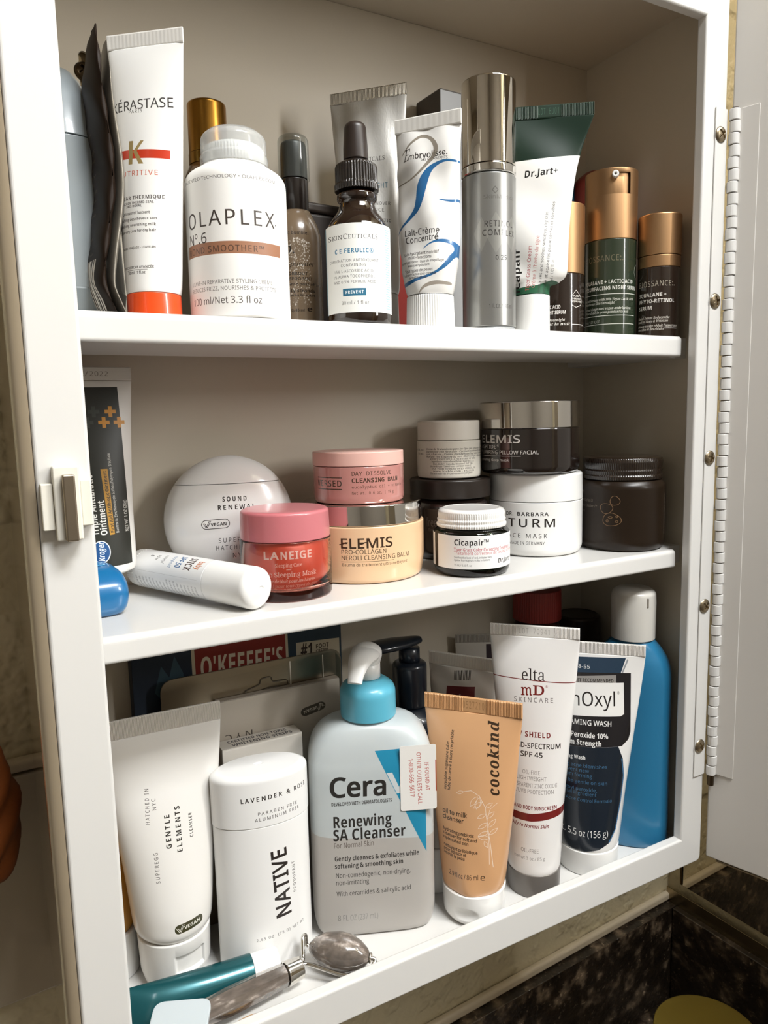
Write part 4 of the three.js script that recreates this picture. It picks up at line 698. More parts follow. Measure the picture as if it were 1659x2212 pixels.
{ // dark jar and the cream jar on it
  const t = thing('dark_cream_jar', 'dark glass jar with a wide black lid under the cream eye treatment jar', 'jar', [0.0512, MS, -0.0858], -33.7);
  const S = new Sheet(800, 400, '#2b211d', { cx: 972, hw: 80, yt: 1085, yb: 1205, round: true }); S.t('free', 921, 1128, 944, 1128, 17, { c: '#574b43' }).t('therapy', 925, 1143, 950, 1143, 6, { c: '#574b43' });
  part('body', lathe([[0, 0], [0.0238, 0, 0.002], [0.0245, 0.004], [0.0245, 0.035, 0.004], [0.021, 0.0392], [0, 0.0393]], { y0: 0, y1: 0.0385 }), printed(S, 0.12, { clearcoat: 0.8 }), t);
  part('lid', lathe([[0, 0.0395], [0.0262, 0.0395, 0.0004], [0.0266, 0.0513, 0.0014], [0, 0.052]]), mat(0x1f1712, 0.35), t, 'black lid');
  const v = thing('eye_cream_jar', 'small cream-white jar with tiny printed lines stacked on the dark jar', 'jar', [0.0497, MS + 0.0522, -0.0848], -33.7);
  const Q = new Sheet(900, 500, '#d8d3c8', { cx: 969, hw: 68, yt: 952, yb: 1031, round: true });
  const L = ['Crema de Tratamiento para los Ojos con Aguacate - Creme', 'Jaguesisse con Avocado - Crema Contorno Occhi con', 'con Abacate - Creme Øjenbehandling med Avocado', 'Κρέμα της Περιοχής των Ματιών με Αβοκάντο'];
  L.forEach((s, i) => Q.t(s, 922, 969 + i * 5.3, 1038, 969 + i * 5.3, 3.8, { w: 'italic bold', f: serif, c: '#4b4640' }));
  ["KIEHL'S SINCE 1851 LLC, NEW YORK, NY 10014", 'Ingredients sourced worldwide, made in U.S.A.', "Dist. Kiehl's Canada, Montreal H4T 1K5", '16 rue Royale 75008 Paris - LONDON W6 8AZ', 'TSA 75000 93584 ST OUEN CEDEX, FR', 'www.kiehls.com - 1925126', 'This jar is made with 50% post-consumer recycled plastic'].forEach((s, i) => Q.t(s, 930 + (i % 3) * 3, 990 + i * 5, 1024 - (i % 4) * 3, 990 + i * 5, 3.8, { f: serif, w: 'bold', c: '#4b4640' }));
  Q.rows([['0.5 fl. oz.', 902, 918, 971], ['14 ml', 904, 916, 979]], 4, { f: serif, w: 'bold', c: '#4b4640' });
  part('body', lathe([[0, 0], [0.0203, 0, 0.0012], [0.0207, 0.004], [0.0207, 0.0238, 0.001], [0, 0.0239]], { y0: 0, y1: 0.0239 }), printed(Q, 0.35), v);
  part('lid', lathe([[0, 0.0241], [0.0202, 0.0241, 0.0004], [0.0202, 0.0362, 0.0012], [0, 0.0366]]), mat(0xd9d3c9, 0.4), v, 'cream-white lid');
}
{ // white jar with black night-cream jar on it
  const t = thing('face_mask_jar', 'large glossy white face mask jar under the black jar with chrome lid', 'jar', [0.107, MS, -0.0665], -40.4);
  const S = new Sheet(1200, 500, '#e9e8e5', { cx: 1157, hw: 98, yt: 1086, yb: 1198, round: true });
  const k = '#2a2624'; S.t('DR.', 1098, 1111, 1113, 1111, 8, { c: k, bold: 0.05, ls: 0.1 }).t('BARBARA', 1120, 1111, 1183, 1111, 8, { c: k, bold: 0.05, ls: 0.15 });
  S.t('STURM', 1086, 1130, 1199, 1130, 18, { c: k, ls: 0.16, bold: 0.02 }).t('FACE MASK', 1094, 1158, 1181, 1158, 9, { c: k, ls: 0.22 }).t('MADE IN GERMANY', 1104, 1174, 1176, 1174, 7, { c: k, ls: 0.04 });
  part('body', lathe([[0, 0], [0.0285, 0, 0.003], [0.0308, 0.004, 0.002], [0.0308, 0.0353, 0.0005], [0, 0.0354]], { y0: 0.0022, y1: 0.0356, seg: 96 }), printed(S, 0.22, { clearcoat: 0.5, clearcoatRoughness: 0.08 }), t);
  part('lid', lathe([[0, 0.0356], [0.0308, 0.0356, 0.0005], [0.0305, 0.0528, 0.0022], [0.028, 0.0535], [0, 0.0535]], { seg: 96 }), mat(0xe9e8e5, 0.24, { clearcoat: 0.4 }), t, 'white lid');
  const v = thing('pillow_facial_jar', 'black sleep mask jar with a broad chrome lid stacked on the large white jar', 'jar', [0.101, MS + 0.0537, -0.0662], -39.8);
  const Q = new Sheet(1200, 420, '#170f0c', { cx: 1142, hw: 106, yt: 926, yb: 1016, round: true });
  const w = '#cfcac4'; Q.t('ELEMIS', 1044, 948, 1126, 948, 17, { c: w, bold: 0.02 }).t('PEPTIDE⁴'.replace('⁴', ''), 1044, 965, 1076, 965, 8, { c: w }).t('4', 1077, 962, 1081, 962, 7, { c: w }).t('PLUMPING PILLOW FACIAL', 1043, 977, 1162, 977, 8, { c: w }).bar(1043, 985, 1126, 986, w).t('hydrating sleep mask', 1043, 994, 1102, 994, 6, { c: w });
  part('body', lathe([[0, 0], [0.031, 0, 0.0025], [0.0326, 0.003, 0.002], [0.0326, 0.0287, 0.0006], [0, 0.0288]], { y0: 0.0029, y1: 0.0288, seg: 96 }), printed(Q, 0.1, { clearcoat: 1, clearcoatRoughness: 0.04 }), v);
  part('lid', lathe([[0, 0.029], [0.0326, 0.029, 0.0004], [0.0326, 0.0454, 0.0008], [0.0318, 0.0458], [0, 0.0458]], { seg: 120 }), M.chrome, v, 'polished chrome lid');
}
{ // small green glass jar in front
  const t = thing('colour_cream_jar', 'small green glass jar with a white screw lid and white label at the front', 'jar', [0.0321, MS, -0.0355], -35.4);
  part('cream', lathe([[0, 0.003], [0.0185, 0.003, 0.003], [0.0198, 0.008], [0.0198, 0.023, 0.003], [0, 0.0245]]), mat(0x16251c, 0.4), t, 'dark contents');
  part('glass', lathe([[0, 0], [0.0205, 0, 0.002], [0.0224, 0.0035, 0.0025], [0.0224, 0.025, 0.002], [0.0195, 0.0272, 0.001], [0.0188, 0.0272], [0.0188, 0.026], [0.02015, 0.0235, 0.003], [0.02015, 0.0075, 0.003], [0.018, 0.0026, 0.002], [0, 0.0026]]), mat(0x9fcfb4, 0.03, { transmission: 1, thickness: 0.002, ior: 1.5, attenuationColor: 0x2f7a52, attenuationDistance: 0.003 }), t, 'green glass');
  const S = new Sheet(1100, 460, '#ecebe9', { cx: 1019, hw: 82, yt: 1156, yb: 1231, round: true });
  const k = '#231f1e', o = { c: k }; S.t('Cicapair™', 983, 1171, 1055, 1171, 13, { w: 'bold', c: k }).t('Tiger Grass Color Correcting Treatment', 983, 1187, 1096, 1187, 7, { c: '#b23a45', bold: 0.02 }).t("Traitement correcteur de couleur à l'herbe", 983, 1195, 1101, 1195, 7, { c: '#c0666a' });
  S.t('Soothes the look of red, irritated skin', 983, 1204.5, 1060, 1204.5, 4.5, o).t('Apaise les rougeurs et les irritations', 983, 1210.5, 1057, 1210.5, 4.5, o).t('15 mL / 0.50 fl. oz.', 983, 1222, 1020, 1222, 4.5, o).t('Dr.Jart+', 1073, 1215, 1099, 1215, 10, { w: 'bold', c: k, skew: 0.16 });
  part('label', lathe([[0.02246, 0.0052], [0.02256, 0.0053], [0.02256, 0.0243], [0.02246, 0.0244]], { a0: -1.02, a1: 1.9, y0: 0.0052, y1: 0.0244, seg: 60 }), printed(S, 0.4), t, 'white label');
  part('label', lathe([[0.02246, 0.0052], [0.02256, 0.0053], [0.02256, 0.0243], [0.02246, 0.0244]], { a0: -2.2, a1: -1.2, seg: 20 }), mat(0xecebe9, 0.4), t);
  part('lid', lathe([[0, 0.0274], [0.0203, 0.0274, 0.0005], [0.0206, 0.0293, 0.0007], [0.0197, 0.03, 0.0004], [0.0202, 0.0318, 0.0007], [0.0195, 0.0326, 0.0004], [0.0197, 0.0352, 0.0004], [0.0192, 0.0372, 0.0012], [0.0165, 0.0382, 0.0006], [0.0155, 0.0378], [0, 0.0378]], { ribs: [90, 0.00045, 0.01952], seg: 360 }), mat(0xeceae6, 0.2, { clearcoat: 0.5 }), t, 'white metal screw lid');
}
{ // dark jar at the right end
  const t = thing('clay_mask_jar', 'big dark brown jar with ridged screw lid at right end of lower shelf', 'jar', [0.1635, MS, -0.0435], -47);
  const S = new Sheet(1000, 640, '#22180f', { cx: 1352, hw: 90, yt: 1050, yb: 1185, round: true });
  const k = '#7d7368'; S.t('innisfree', 1252, 1065, 1275, 1065, 9, { c: k }).t('Super Volcanic Pore Clay Mask 2X', 1252, 1084, 1294, 1084, 6, { c: k }).t('Jeju Volcanic Clusters™', 1252, 1096, 1303, 1096, 6, { c: k }).t('Pore Clearing', 1252, 1108, 1277, 1108, 4, { c: k });
  const ring = (x, y, a, b) => { const p = []; for (let i = 0; i < 26; i++) { const th = i / 26 * 2 * PI, w = 1 + 0.06 * Math.sin(th * 3 + x); p.push([x + a * w * Math.cos(th), y + b * w * Math.sin(th)]); } S.line(p, 0.8, '#8a6c4d', true); };
  ring(1339, 1082, 10, 10); ring(1322, 1099, 12.5, 11); ring(1333, 1123, 18.5, 14); ring(1330, 1118, 4, 2); ring(1343, 1116, 2, 2); ring(1324, 1126, 2, 3); ring(1343, 1127, 3, 2);
  S.t('BARCODE REF 8806', 1438, 1160, 1438, 1070, 5, { c: '#6a6056' });
  part('body', lathe([[0, 0], [0.0262, 0, 0.003], [0.0282, 0.005, 0.002], [0.0282, 0.043, 0.004], [0.0255, 0.0466, 0.001], [0, 0.0468]], { y0: 0.0028, y1: 0.0438, seg: 96 }), printed(S, 0.35, { specularIntensity: 0.5, clearcoat: 0.12, clearcoatRoughness: 0.2 }), t);
  part('lid', lathe([[0, 0.047], [0.0262, 0.047, 0.0005], [0.0264, 0.0494, 0.0008], [0.0256, 0.0503, 0.0004], [0.026, 0.0528, 0.0008], [0.0255, 0.0538, 0.0004], [0.0261, 0.0585, 0.0004], [0.0256, 0.061, 0.001], [0.022, 0.062, 0.0006], [0, 0.0616]], { ribs: [110, 0.0004, 0.02545], seg: 330 }), mat(0x21170f, 0.25, { clearcoat: 0.6, clearcoatRoughness: 0.15 }), t, 'dark ridged lid');
}
// ------------------------------------------------------------------ floor of the cabinet
const BS = -0.0124;
{ // cartons along the back
  const a = thing('foot_cream_carton', 'dark blue foot cream carton with a red name panel at the back', 'carton', [-0.0885, BS, -0.1095], 0);
  const S = new Sheet(1400, 560, '#35424c', { cx: 516, hw: 224, yt: 1340, yb: 1520, k: -0.22 });
  S.bar(290, 1300, 408, 1560, '#2c3440'); S.poly([[330, 1490], [345, 1440], [360, 1460], [372, 1420], [388, 1450], [396, 1500], [360, 1520]], '#3f5460');
  S.poly([[405, 1335], [412, 1335], [414, 1520], [407, 1520]], '#c9bda4'); S.poly([[412, 1335], [610, 1335], [612, 1520], [414, 1520]], '#8a332b'); S.poly([[609, 1335], [615, 1335], [617, 1520], [611, 1520]], '#c9bda4');
  S.t("O'KEEFFE'S", 422, 1440, 604, 1406, 40, { w: 'bold', c: '#d8ccb6' });
  S.poly([[634, 1378], [738, 1360], [738, 1402], [634, 1416]], '#bfb49c').t('#1', 644, 1393, 675, 1388, 28, { w: 'bold', c: '#3a2f28' });
  S.rows([['FOOT', 680, 712, 1379, { cap: 9 }], ['CREAM', 680, 711, 1389, { cap: 7 }], ['BRAND IN', 680, 710, 1397], ['AMERICA*', 680, 711, 1403]], 5, { w: 'bold', c: '#4a3e34' });
  S.t('FOR DRY', 346, 1515, 362, 1512, 16, { c: '#c9bda4' });
  part('box', planarUV(rbox(0.131, 0.186, 0.0115, 0.0006, 0, 0.093, 0), -0.0645, 0.0645, 0.127, 0.186), printed(S, 0.5, { specularIntensity: 0.4 }), a);
  part('lid_flap', slab(-0.0645, 0.0645, 0.1861, 0.1866, -0.005, 0.005), mat(0x2c3640, 0.5), a);
  const b = thing('silver_hang_card', 'shiny silver carton header with a hang hole, in front of the dark blue carton', 'carton', [-0.0842, BS - 0.0, -0.0985], 0);
  const sh = roundRect(0.1125, 0.159, 0.008); const hx = 0.006, hy = 0.0655, hp = [[-0.013, -0.0015], [-0.0045, 0.001], [-0.003, 0.004], [0.003, 0.0045], [0.0045, 0.0012], [0.013, 0.0005], [0.0135, -0.003], [0.0045, -0.0022], [-0.0045, -0.003], [-0.0135, -0.0045]];
   
  const cg = new THREE.ExtrudeGeometry(sh, { depth: 0.0008, bevelEnabled: true, bevelSize: 0.0002, bevelThickness: 0.0002, bevelSegments: 1 });
  { const p = cg.attributes.position; for (let i = 0; i < p.count; i++) { const y = p.getY(i); p.setZ(i, p.getZ(i) + 0.0025 * Math.sin((y - 0.03) * 42) * (y > 0.03 ? 1 : 0)); } cg.computeVertexNormals(); }
  cg.translate(0, 0.0797, 0); part('card', cg, metal(0xa69a86, 0.3), b);
  part('hang_tab_cut', wire(hp.map(([x, y]) => [hx + x, hy + y + 0.0797, 0.0038]), 0.00025, true, 80, 6), mat(0x5a5144, 0.5), b, 'perforated hang tab outline');
  part('printed_strip', slab(0.0215, 0.0222, 0.118, 0.157, 0.0032, 0.0036), mat(0xd9d2c4, 0.4), b); part('printed_strip', slab(0.0435, 0.044, 0.118, 0.157, 0.0032, 0.0036), mat(0xcfc8ba, 0.4), b);
  const c = thing('upturned_carton', 'pale grey carton standing upside down with a dark vegan badge', 'carton', [-0.0712, BS, -0.0925], 0);
  const Q = new Sheet(900, 700, '#b8afa2', { cx: 608, hw: 132, yt: 1470, yb: 1640, k: -0.225 });
  Q.pill(678, 1511, 56, 19, PI - 0.2, '#4d463c', 'VEGAN', '#c9c1b3');
  Q.t('NYC', 548, 1562, 489, 1575, 14, { c: '#4d463e', ls: 0.2 }).t('HATCHED IN', 575, 1578, 478, 1599, 13, { c: '#4d463e', ls: 0.2 });
  part('box', planarUV(rbox(0.079, 0.142, 0.0055, 0.0005, 0, 0.071, 0), -0.0395, 0.0395, 0.093, 0.142), printed(Q, 0.5), c);
  part('lid_flap', slab(-0.039, 0.039, 0.14205, 0.1425, -0.0024, 0.0024), mat(0x9a9186, 0.5), c);
  const d = thing('whitening_strip_box', 'white whitening strip box with printed top edge behind the white deodorant', 'carton', [-0.088, BS, -0.0825], 0);
  const U = new Sheet(1000, 240, '#dcd7cf', { cx: 500, hw: 500, yt: 0, yb: 240 });
  U.t('CERTIFIED NON-TOXIC', 110, 72, 860, 72, 62, { w: 'bold', c: '#3f3d44' }).t('WHITENING STRIPS', 140, 165, 900, 165, 66, { w: 'bold', c: '#3f3d44' });
  part('box', rbox(0.049, 0.1185, 0.0128, 0.0006, 0, 0.0593, 0), mat(0xdcd7cf, 0.45), d);
  part('top_print', planarUV(rbox(0.0485, 0.0004, 0.0124, 0.0001, 0, 0.1188, 0), -0.0242, 0.0242, 0.0062, -0.0062, 'x', 'z').translate(0, 0, 0), printed(U, 0.45), d);
}
{ // amber tube behind the left stile
  const t = thing('amber_tube', 'translucent amber tube with a white cap, a sliver beside the left stile', 'tube', [-0.1766, BS, -0.0905], 10);
  part('tube', loft([{ y: 0.026, a: 0.0115, b: 0.0115 }, { y: 0.034, a: 0.0145, b: 0.0135 }, { y: 0.055, a: 0.0155, b: 0.0115 }, { y: 0.09, a: 0.0165, b: 0.008 }, { y: 0.125, a: 0.0168, b: 0.0015 }]), mat(0xd59a3c, 0.25, { transmission: 0.25, thickness: 0, clearcoat: 0.4 }), t);
  part('crimp_seal', crimp(0.0168, 0.125, 0.132, { n: 36 }), mat(0xd09a48, 0.3), t);
  part('cap', lathe([[0, 0], [0.0142, 0, 0.001], [0.0136, 0.0255, 0.0008], [0, 0.0256]]), M.white, t);
}
{ // white cleanser tube on its cap
  const t = thing('egg_cleanser_tube', 'wide white cleanser tube standing on its flip cap at the left, lettering running upwards', 'tube', [-0.146, BS, -0.0712], -2);
  const S = new Sheet(900, 1300, '#e7e4df', { cx: 349, cx2: 380, hw: 124, yt: 1600, yb: 2045, k: -0.22, k2: -0.28 });
  const o = { ls: 0.22, c: '#4a4541' }, o2 = { ls: 0.2, w: 'bold', c: '#2f2a26' };
  S.t('HATCHED IN', 316, 1783, 314, 1706, 8, o).t('NYC', 329, 1752, 327, 1727, 8, o).t('GENTLE', 357, 1833, 353, 1760, 11, o2).t('ELEMENTS', 379, 1841, 374, 1742, 11, o2).t('CLEANSER', 404, 1811, 401, 1758, 7, { ls: 0.15, w: 'bold', c: '#3a3531' }).t('SUPEREGG', 335, 1909, 330, 1842, 8, o);
  S.pill(397, 2003, 62, 21, -0.05, '#3f3d24', 'VEGAN', '#e9e6dc');
  part('tube', loft([{ y: 0.0292, a: 0.0178, b: 0.0178 }, { y: 0.033, a: 0.0205, b: 0.0198 }, { y: 0.042, a: 0.0218, b: 0.02 }, { y: 0.065, a: 0.0238, b: 0.0175 }, { y: 0.095, a: 0.0272, b: 0.0125 }, { y: 0.12, a: 0.0302, b: 0.007 }, { y: 0.141, a: 0.032, b: 0.001 }], { w: 0.031, y0: 0.0296, y1: 0.1378 }), printed(S, 0.25, { clearcoat: 0.4, clearcoatRoughness: 0.12 }), t);
  part('crimp_seal', crimp(0.032, 0.141, 0.1515, { n: 110, d: 0.0003, t: 0.0008 }), mat(0xdcd7cf, 0.35), t);
  const cg = lathe([[0, 0], [0.0165, 0, 0.003], [0.0188, 0.009, 0.003], ...[0.0105, 0.0112, 0.012, 0.014, 0.016, 0.018, 0.0202, 0.021, 0.0218].map((y) => [0.0188 + 0.0008 * (y - 0.009) / 0.02, y]), [0.0196, 0.0288, 0.0008], [0, 0.029]], { sz: 0.97, seg: 144 });
  { const p = cg.attributes.position; for (let i = 0; i < p.count; i++) { const x = p.getX(i), y = p.getY(i), z = p.getZ(i); if (z > 0 && x > -0.003 && x < 0.0125 && y > 0.011 && y < 0.0211) p.setZ(i, z - 0.0016); } cg.computeVertexNormals(); }
  part('cap', cg, mat(0xe6e4e0, 0.28, { clearcoat: 0.3 }), t, 'white flip cap');
  part('cap_lip', rbox(0.017, 0.0011, 0.0014, 0.0005, 0.0045, 0.0104, 0.0187), mat(0xe9e7e3, 0.25), t);
}
{ // deodorant
  const t = thing('deodorant_stick', 'white oval deodorant stick with large black lettering running upwards', 'deodorant', [-0.0972, BS, -0.0585], -7);
  const S = new Sheet(1300, 1400, '#ecebe9', { cx: 565, hw: 104, yt: 1690, yb: 2080, k: -0.24, k2: -0.3, round: true });
  const k = '#2b2522', o = { ls: 0.2, c: k };
  S.t('LAVENDER & ROSE', 514, 1741, 656, 1704, 9, { ls: 0.25, c: k, bold: 0.05 }).t('PARABEN FREE', 547, 1764, 634, 1741, 7, o).t('ALUMINUM FREE', 541, 1778, 638, 1751, 7, o);
  S.t('NATIVE', 595, 1987, 588, 1837, 32, { c: k, bold: 0.04, ls: 0.04 }).t('DEODORANT', 622, 1935, 620, 1867, 7, { ls: 0.2, c: k }).t('2.65 OZ  (75 G) NET WT', 532, 2041, 641, 2001, 6, o);
  const rows = (a) => a.map(([y, s]) => ({ y, a: 0.0272 * s, b: 0.0152 * s }));
  part('body', lathe([[0, 0], [0.0262, 0, 0.001], [0.0266, 0.003], [0.0268, 0.0855, 0.0004], [0, 0.0856]], { sz: 0.56, y0: 0.0065, y1: 0.1126, seg: 90 }), printed(S, 0.3, { clearcoat: 0.15 }), t);
  part('cap', lathe([[0, 0.0858], [0.0272, 0.0858, 0.0004], [0.0272, 0.1128, 0.0026], [0.0235, 0.1147, 0.001], [0.0026, 0.1153, 0.0004], [0.0016, 0.1146, 0.0004], [0, 0.1146]], { sz: 0.56, y0: 0.0065, y1: 0.1126, seg: 90 }), printed(S, 0.24, { clearcoat: 0.3 }), t, 'white oval cap');
}
{ // pump bottle
  const t = thing('pump_cleanser_bottle', 'frosted grey cleanser bottle with turquoise collar and white pump', 'pump bottle', [-0.0285, BS, -0.0572], -22);
  const S = new Sheet(1100, 1700, '#dce3e4', { cx: 814, cx2: 815, hw: 128, yt: 1600, yb: 2020, k: -0.15, k2: -0.18 });
  const k = '#35322f';
  S.poly([[640, 1816], [1000, 1786], [1000, 2100], [640, 2100]], '#cdc8c2');
  S.poly([[819, 1619], [895, 1607], [910, 1609], [918, 1616], [921, 1628], [921, 1826]], '#2a9cc4');
  S.t('Cera', 725, 1702, 843, 1686, 40, { c: k, bold: 0.05 }).t('V', 844, 1683, 888, 1676, 42, { c: '#eef3f4', bold: 0.05 }).t('e', 886, 1680, 910, 1676, 40, { c: '#eef3f4', bold: 0.05 });
  S.t('DEVELOPED WITH DERMATOLOGISTS', 729, 1737, 851, 1717, 7.5, { w: 'bold', c: k });
  S.t('Renewing', 730, 1775, 850, 1756, 24, { w: 'bold', c: k }).t('SA Cleanser', 730, 1803, 878, 1779, 24, { w: 'bold', c: k }).t('For Normal Skin', 731, 1825, 813, 1811, 11, { c: '#6b5f56' });
  S.t('Gently cleanses & exfoliates while', 732, 1853, 905, 1826, 10, { w: 'bold', c: k }).t('softening & smoothing skin', 732, 1869, 872, 1846, 10, { w: 'bold', c: k });
  S.t('Non-comedogenic, non-drying,', 733, 1889, 887, 1865, 10, { c: k }).t('non-irritating', 733, 1905, 801, 1894, 10, { c: k }).t('With ceramides & salicylic acid', 734, 1929, 887, 1902, 10, { c: k });
  S.t('8 FL', 735, 1982, 757, 1978, 12, { c: '#8d8b87' }).t('OZ (237 mL)', 760, 1978, 818, 1968, 12, { c: '#a3a29e' });
  part('body', loft([{ y: 0, a: 0.032, b: 0.0175, e: 5 }, { y: 0.0025, a: 0.0345, b: 0.0198, e: 5 }, { y: 0.009, a: 0.0362, b: 0.0208, e: 5 }, { y: 0.02, a: 0.0368, b: 0.021, e: 5 }, { y: 0.06, a: 0.0368, b: 0.021, e: 5 }, { y: 0.097, a: 0.0367, b: 0.021, e: 5 }, { y: 0.11, a: 0.036, b: 0.0203, e: 4.4 }, { y: 0.12, a: 0.0325, b: 0.0188, e: 3.4 }, { y: 0.1262, a: 0.026, b: 0.0168, e: 2.8 }, { y: 0.1288, a: 0.0165, b: 0.0145, e: 2.2 }, { y: 0.1295, a: 0.0135, b: 0.0132, e: 2 }], { w: 0.0368, y0: -0.0013, y1: 0.1207, n: 80, seg: 96 }), printed(S, 0.34, { transmission: 0.3, thickness: 0, clearcoat: 0.35, clearcoatRoughness: 0.2 }), t, 'frosted translucent body');
  part('liquid', loft([{ y: 0.0015, a: 0.031, b: 0.017, e: 5 }, { y: 0.009, a: 0.035, b: 0.0195, e: 5 }, { y: 0.0658, a: 0.0355, b: 0.0197, e: 5 }, { y: 0.066, a: 0.035, b: 0.0195, e: 5 }], { n: 30 }), mat(0xbdb8b1, 0.3), t, 'cleanser filling the lower half');
  part('collar', lathe([[0, 0.1297], [0.0165, 0.1297, 0.0008], [0.0165, 0.1475, 0.004], [0.0095, 0.1522, 0.001], [0, 0.1524]]), mat(0x5aaec6, 0.36, { clearcoat: 0.2 }), t, 'turquoise collar');
  part('stem', lathe([[0, 0.1526], [0.0078, 0.1526], [0.0078, 0.161], [0, 0.1611]]), M.white, t);
  part('pump_head', lathe([[0, 0.1605], [0.0076, 0.1605, 0.0008], [0.0092, 0.1655, 0.002], [0.0088, 0.1695, 0.003], [0.0045, 0.1726, 0.002], [0, 0.173]]), M.white, t, 'white pump head');
  part('spout', sweep([[0.003, 0.1662, -0.002, 0.0075, 0.0045], [-0.004, 0.1672, 0.005, 0.0086, 0.0048], [-0.0095, 0.1665, 0.0105, 0.0072, 0.0042], [-0.0135, 0.1638, 0.0145, 0.0055, 0.0034], [-0.016, 0.1602, 0.017, 0.0045, 0.0028], [-0.0172, 0.157, 0.0182, 0.0042, 0.0026]]), M.white, t, 'drooping white spout').rotation.y = rad(22);
  const st = new Sheet(500, 900, '#ebe8e3', { cx: 906, hw: 37, yt: 1615, yb: 1768, k: -0.16 });
  const red = '#b0392c'; st.t('IF FOUND AT', 923, 1653, 925, 1720, 8, { c: red }).t('OTHER OUTLETS CALL', 907, 1631, 909, 1754, 8.5, { c: red }).t('1-800-666-5677', 891, 1647, 893, 1738, 9, { c: red });
  st.bar(941, 1646, 948, 1720, red);
  const sg = new THREE.ExtrudeGeometry(roundRect(0.0212, 0.0395, 0.0016), { depth: 0.0002, bevelEnabled: false, curveSegments: 6 });
  part('sticker', planarUV(sg, -0.0106, 0.0106, -0.01975, 0.01975), printed(st, 0.4), t, 'white security sticker with red lettering').position.set(0.0262, 0.0975, 0.0212);
}
{ // dark pump bottle behind
  const t = thing('dark_pump_bottle', 'navy pump bottle in the shade behind the turquoise-collared bottle', 'pump bottle', [0.0225, BS, -0.0945], -20);
  const nv = mat(0x1b222c, 0.3, { clearcoat: 0.4 });
  part('body', lathe([[0, 0], [0.0185, 0, 0.002], [0.0185, 0.105, 0.004], [0.0115, 0.1115, 0.002], [0, 0.112]]), nv, t);
  part('collar', lathe([[0, 0.1122], [0.0115, 0.1122], [0.0115, 0.1405, 0.002], [0.008, 0.1422], [0, 0.1424]]), nv, t);
  part('stem', lathe([[0, 0.1426], [0.0072, 0.1426], [0.007, 0.151], [0, 0.1511]]), nv, t);
  const h = loft([{ y: 0, a: 0.003, b: 0.0022 }, { y: 0.004, a: 0.0045, b: 0.003 }, { y: 0.014, a: 0.0075, b: 0.0036 }, { y: 0.024, a: 0.009, b: 0.004 }, { y: 0.033, a: 0.0088, b: 0.0038 }, { y: 0.038, a: 0.006, b: 0.003 }]); h.rotateX(PI / 2); h.translate(0, 0.1552, -0.0085);
  const hd = part('pump_head', h, nv, t); hd.rotation.y = rad(-70);
}
{ // small tubes
  const t = thing('barcode_tube', 'small white tube with a barcode and a maroon panel behind the orange tube', 'tube', [0.0565, BS, -0.0815], -56);
  const S = new Sheet(500, 900, '#e4dfd7', { cx: 995, hw: 76, yt: 1430, yb: 1780, k: 0.14 });
  for (let i = 0; i < 13; i++) S.bar(979 + i * 2.9, 1436, 979 + i * 2.9 + [1.2, 2, 0.8, 1.6][i % 4], 1459, '#3a332d');
  S.bar(962, 1474, 1026, 1530, '#6d221f').t('5', 990, 1499, 996, 1499, 10, { c: '#d8cfc4' });
  part('tube', loft([{ y: 0.02, a: 0.0145, b: 0.0145 }, { y: 0.026, a: 0.0165, b: 0.016 }, { y: 0.06, a: 0.0185, b: 0.0125 }, { y: 0.1, a: 0.0225, b: 0.006 }, { y: 0.1345, a: 0.0245, b: 0.001 }], { w: 0.0245, y0: 0.035, y1: 0.1345, dent: (x, y) => 0.0005 * Math.sin(y * 260 + x * 190) }), printed(S, 0.35), t);
  part('crimp_seal', crimp(0.0245, 0.1345, 0.1435, { n: 60 }), mat(0xdcd7cd, 0.35), t);
  part('cap', lathe([[0, 0], [0.0142, 0, 0.001], [0.0138, 0.0198, 0.0008], [0, 0.0199]]), M.white, t);
  const u = thing('grey_tube', 'dull grey tube with a dark square mark, its top edge showing behind the barcode tube', 'tube', [0.0865, BS, -0.1005], -30);
  const Q = new Sheet(300, 300, '#cdc7bd', { cx: 150, hw: 150, yt: 0, yb: 300 }); Q.bar(175, 6, 225, 34, '#362a30');
  part('tube', loft([{ y: 0.02, a: 0.0125, b: 0.0125 }, { y: 0.03, a: 0.0135, b: 0.0125 }, { y: 0.09, a: 0.017, b: 0.006 }, { y: 0.142, a: 0.019, b: 0.0006 }], { w: 0.019, y0: 0.03, y1: 0.143 }), printed(Q, 0.4), t ? u : u);
  part('crimp_seal', crimp(0.019, 0.142, 0.148, { n: 40 }), mat(0xa8a298, 0.4), u);
  part('cap', lathe([[0, 0], [0.0125, 0, 0.001], [0.0122, 0.0198, 0.0008], [0, 0.0199]]), M.white, u);
  const w = thing('white_capped_tube', 'small white flip cap tube glimpsed between the frosted bottle and the orange tube', 'tube', [0.0205, BS, -0.0605], -30);
  part('cap', lathe([[0, 0], [0.0095, 0, 0.001], [0.0095, 0.03, 0.001], [0, 0.0302]]), M.white, w);
  part('tube', loft([{ y: 0.0304, a: 0.0085, b: 0.0085 }, { y: 0.05, a: 0.0085, b: 0.007 }, { y: 0.08, a: 0.009, b: 0.0008 }]), mat(0xd8d4cc, 0.35), w);
}
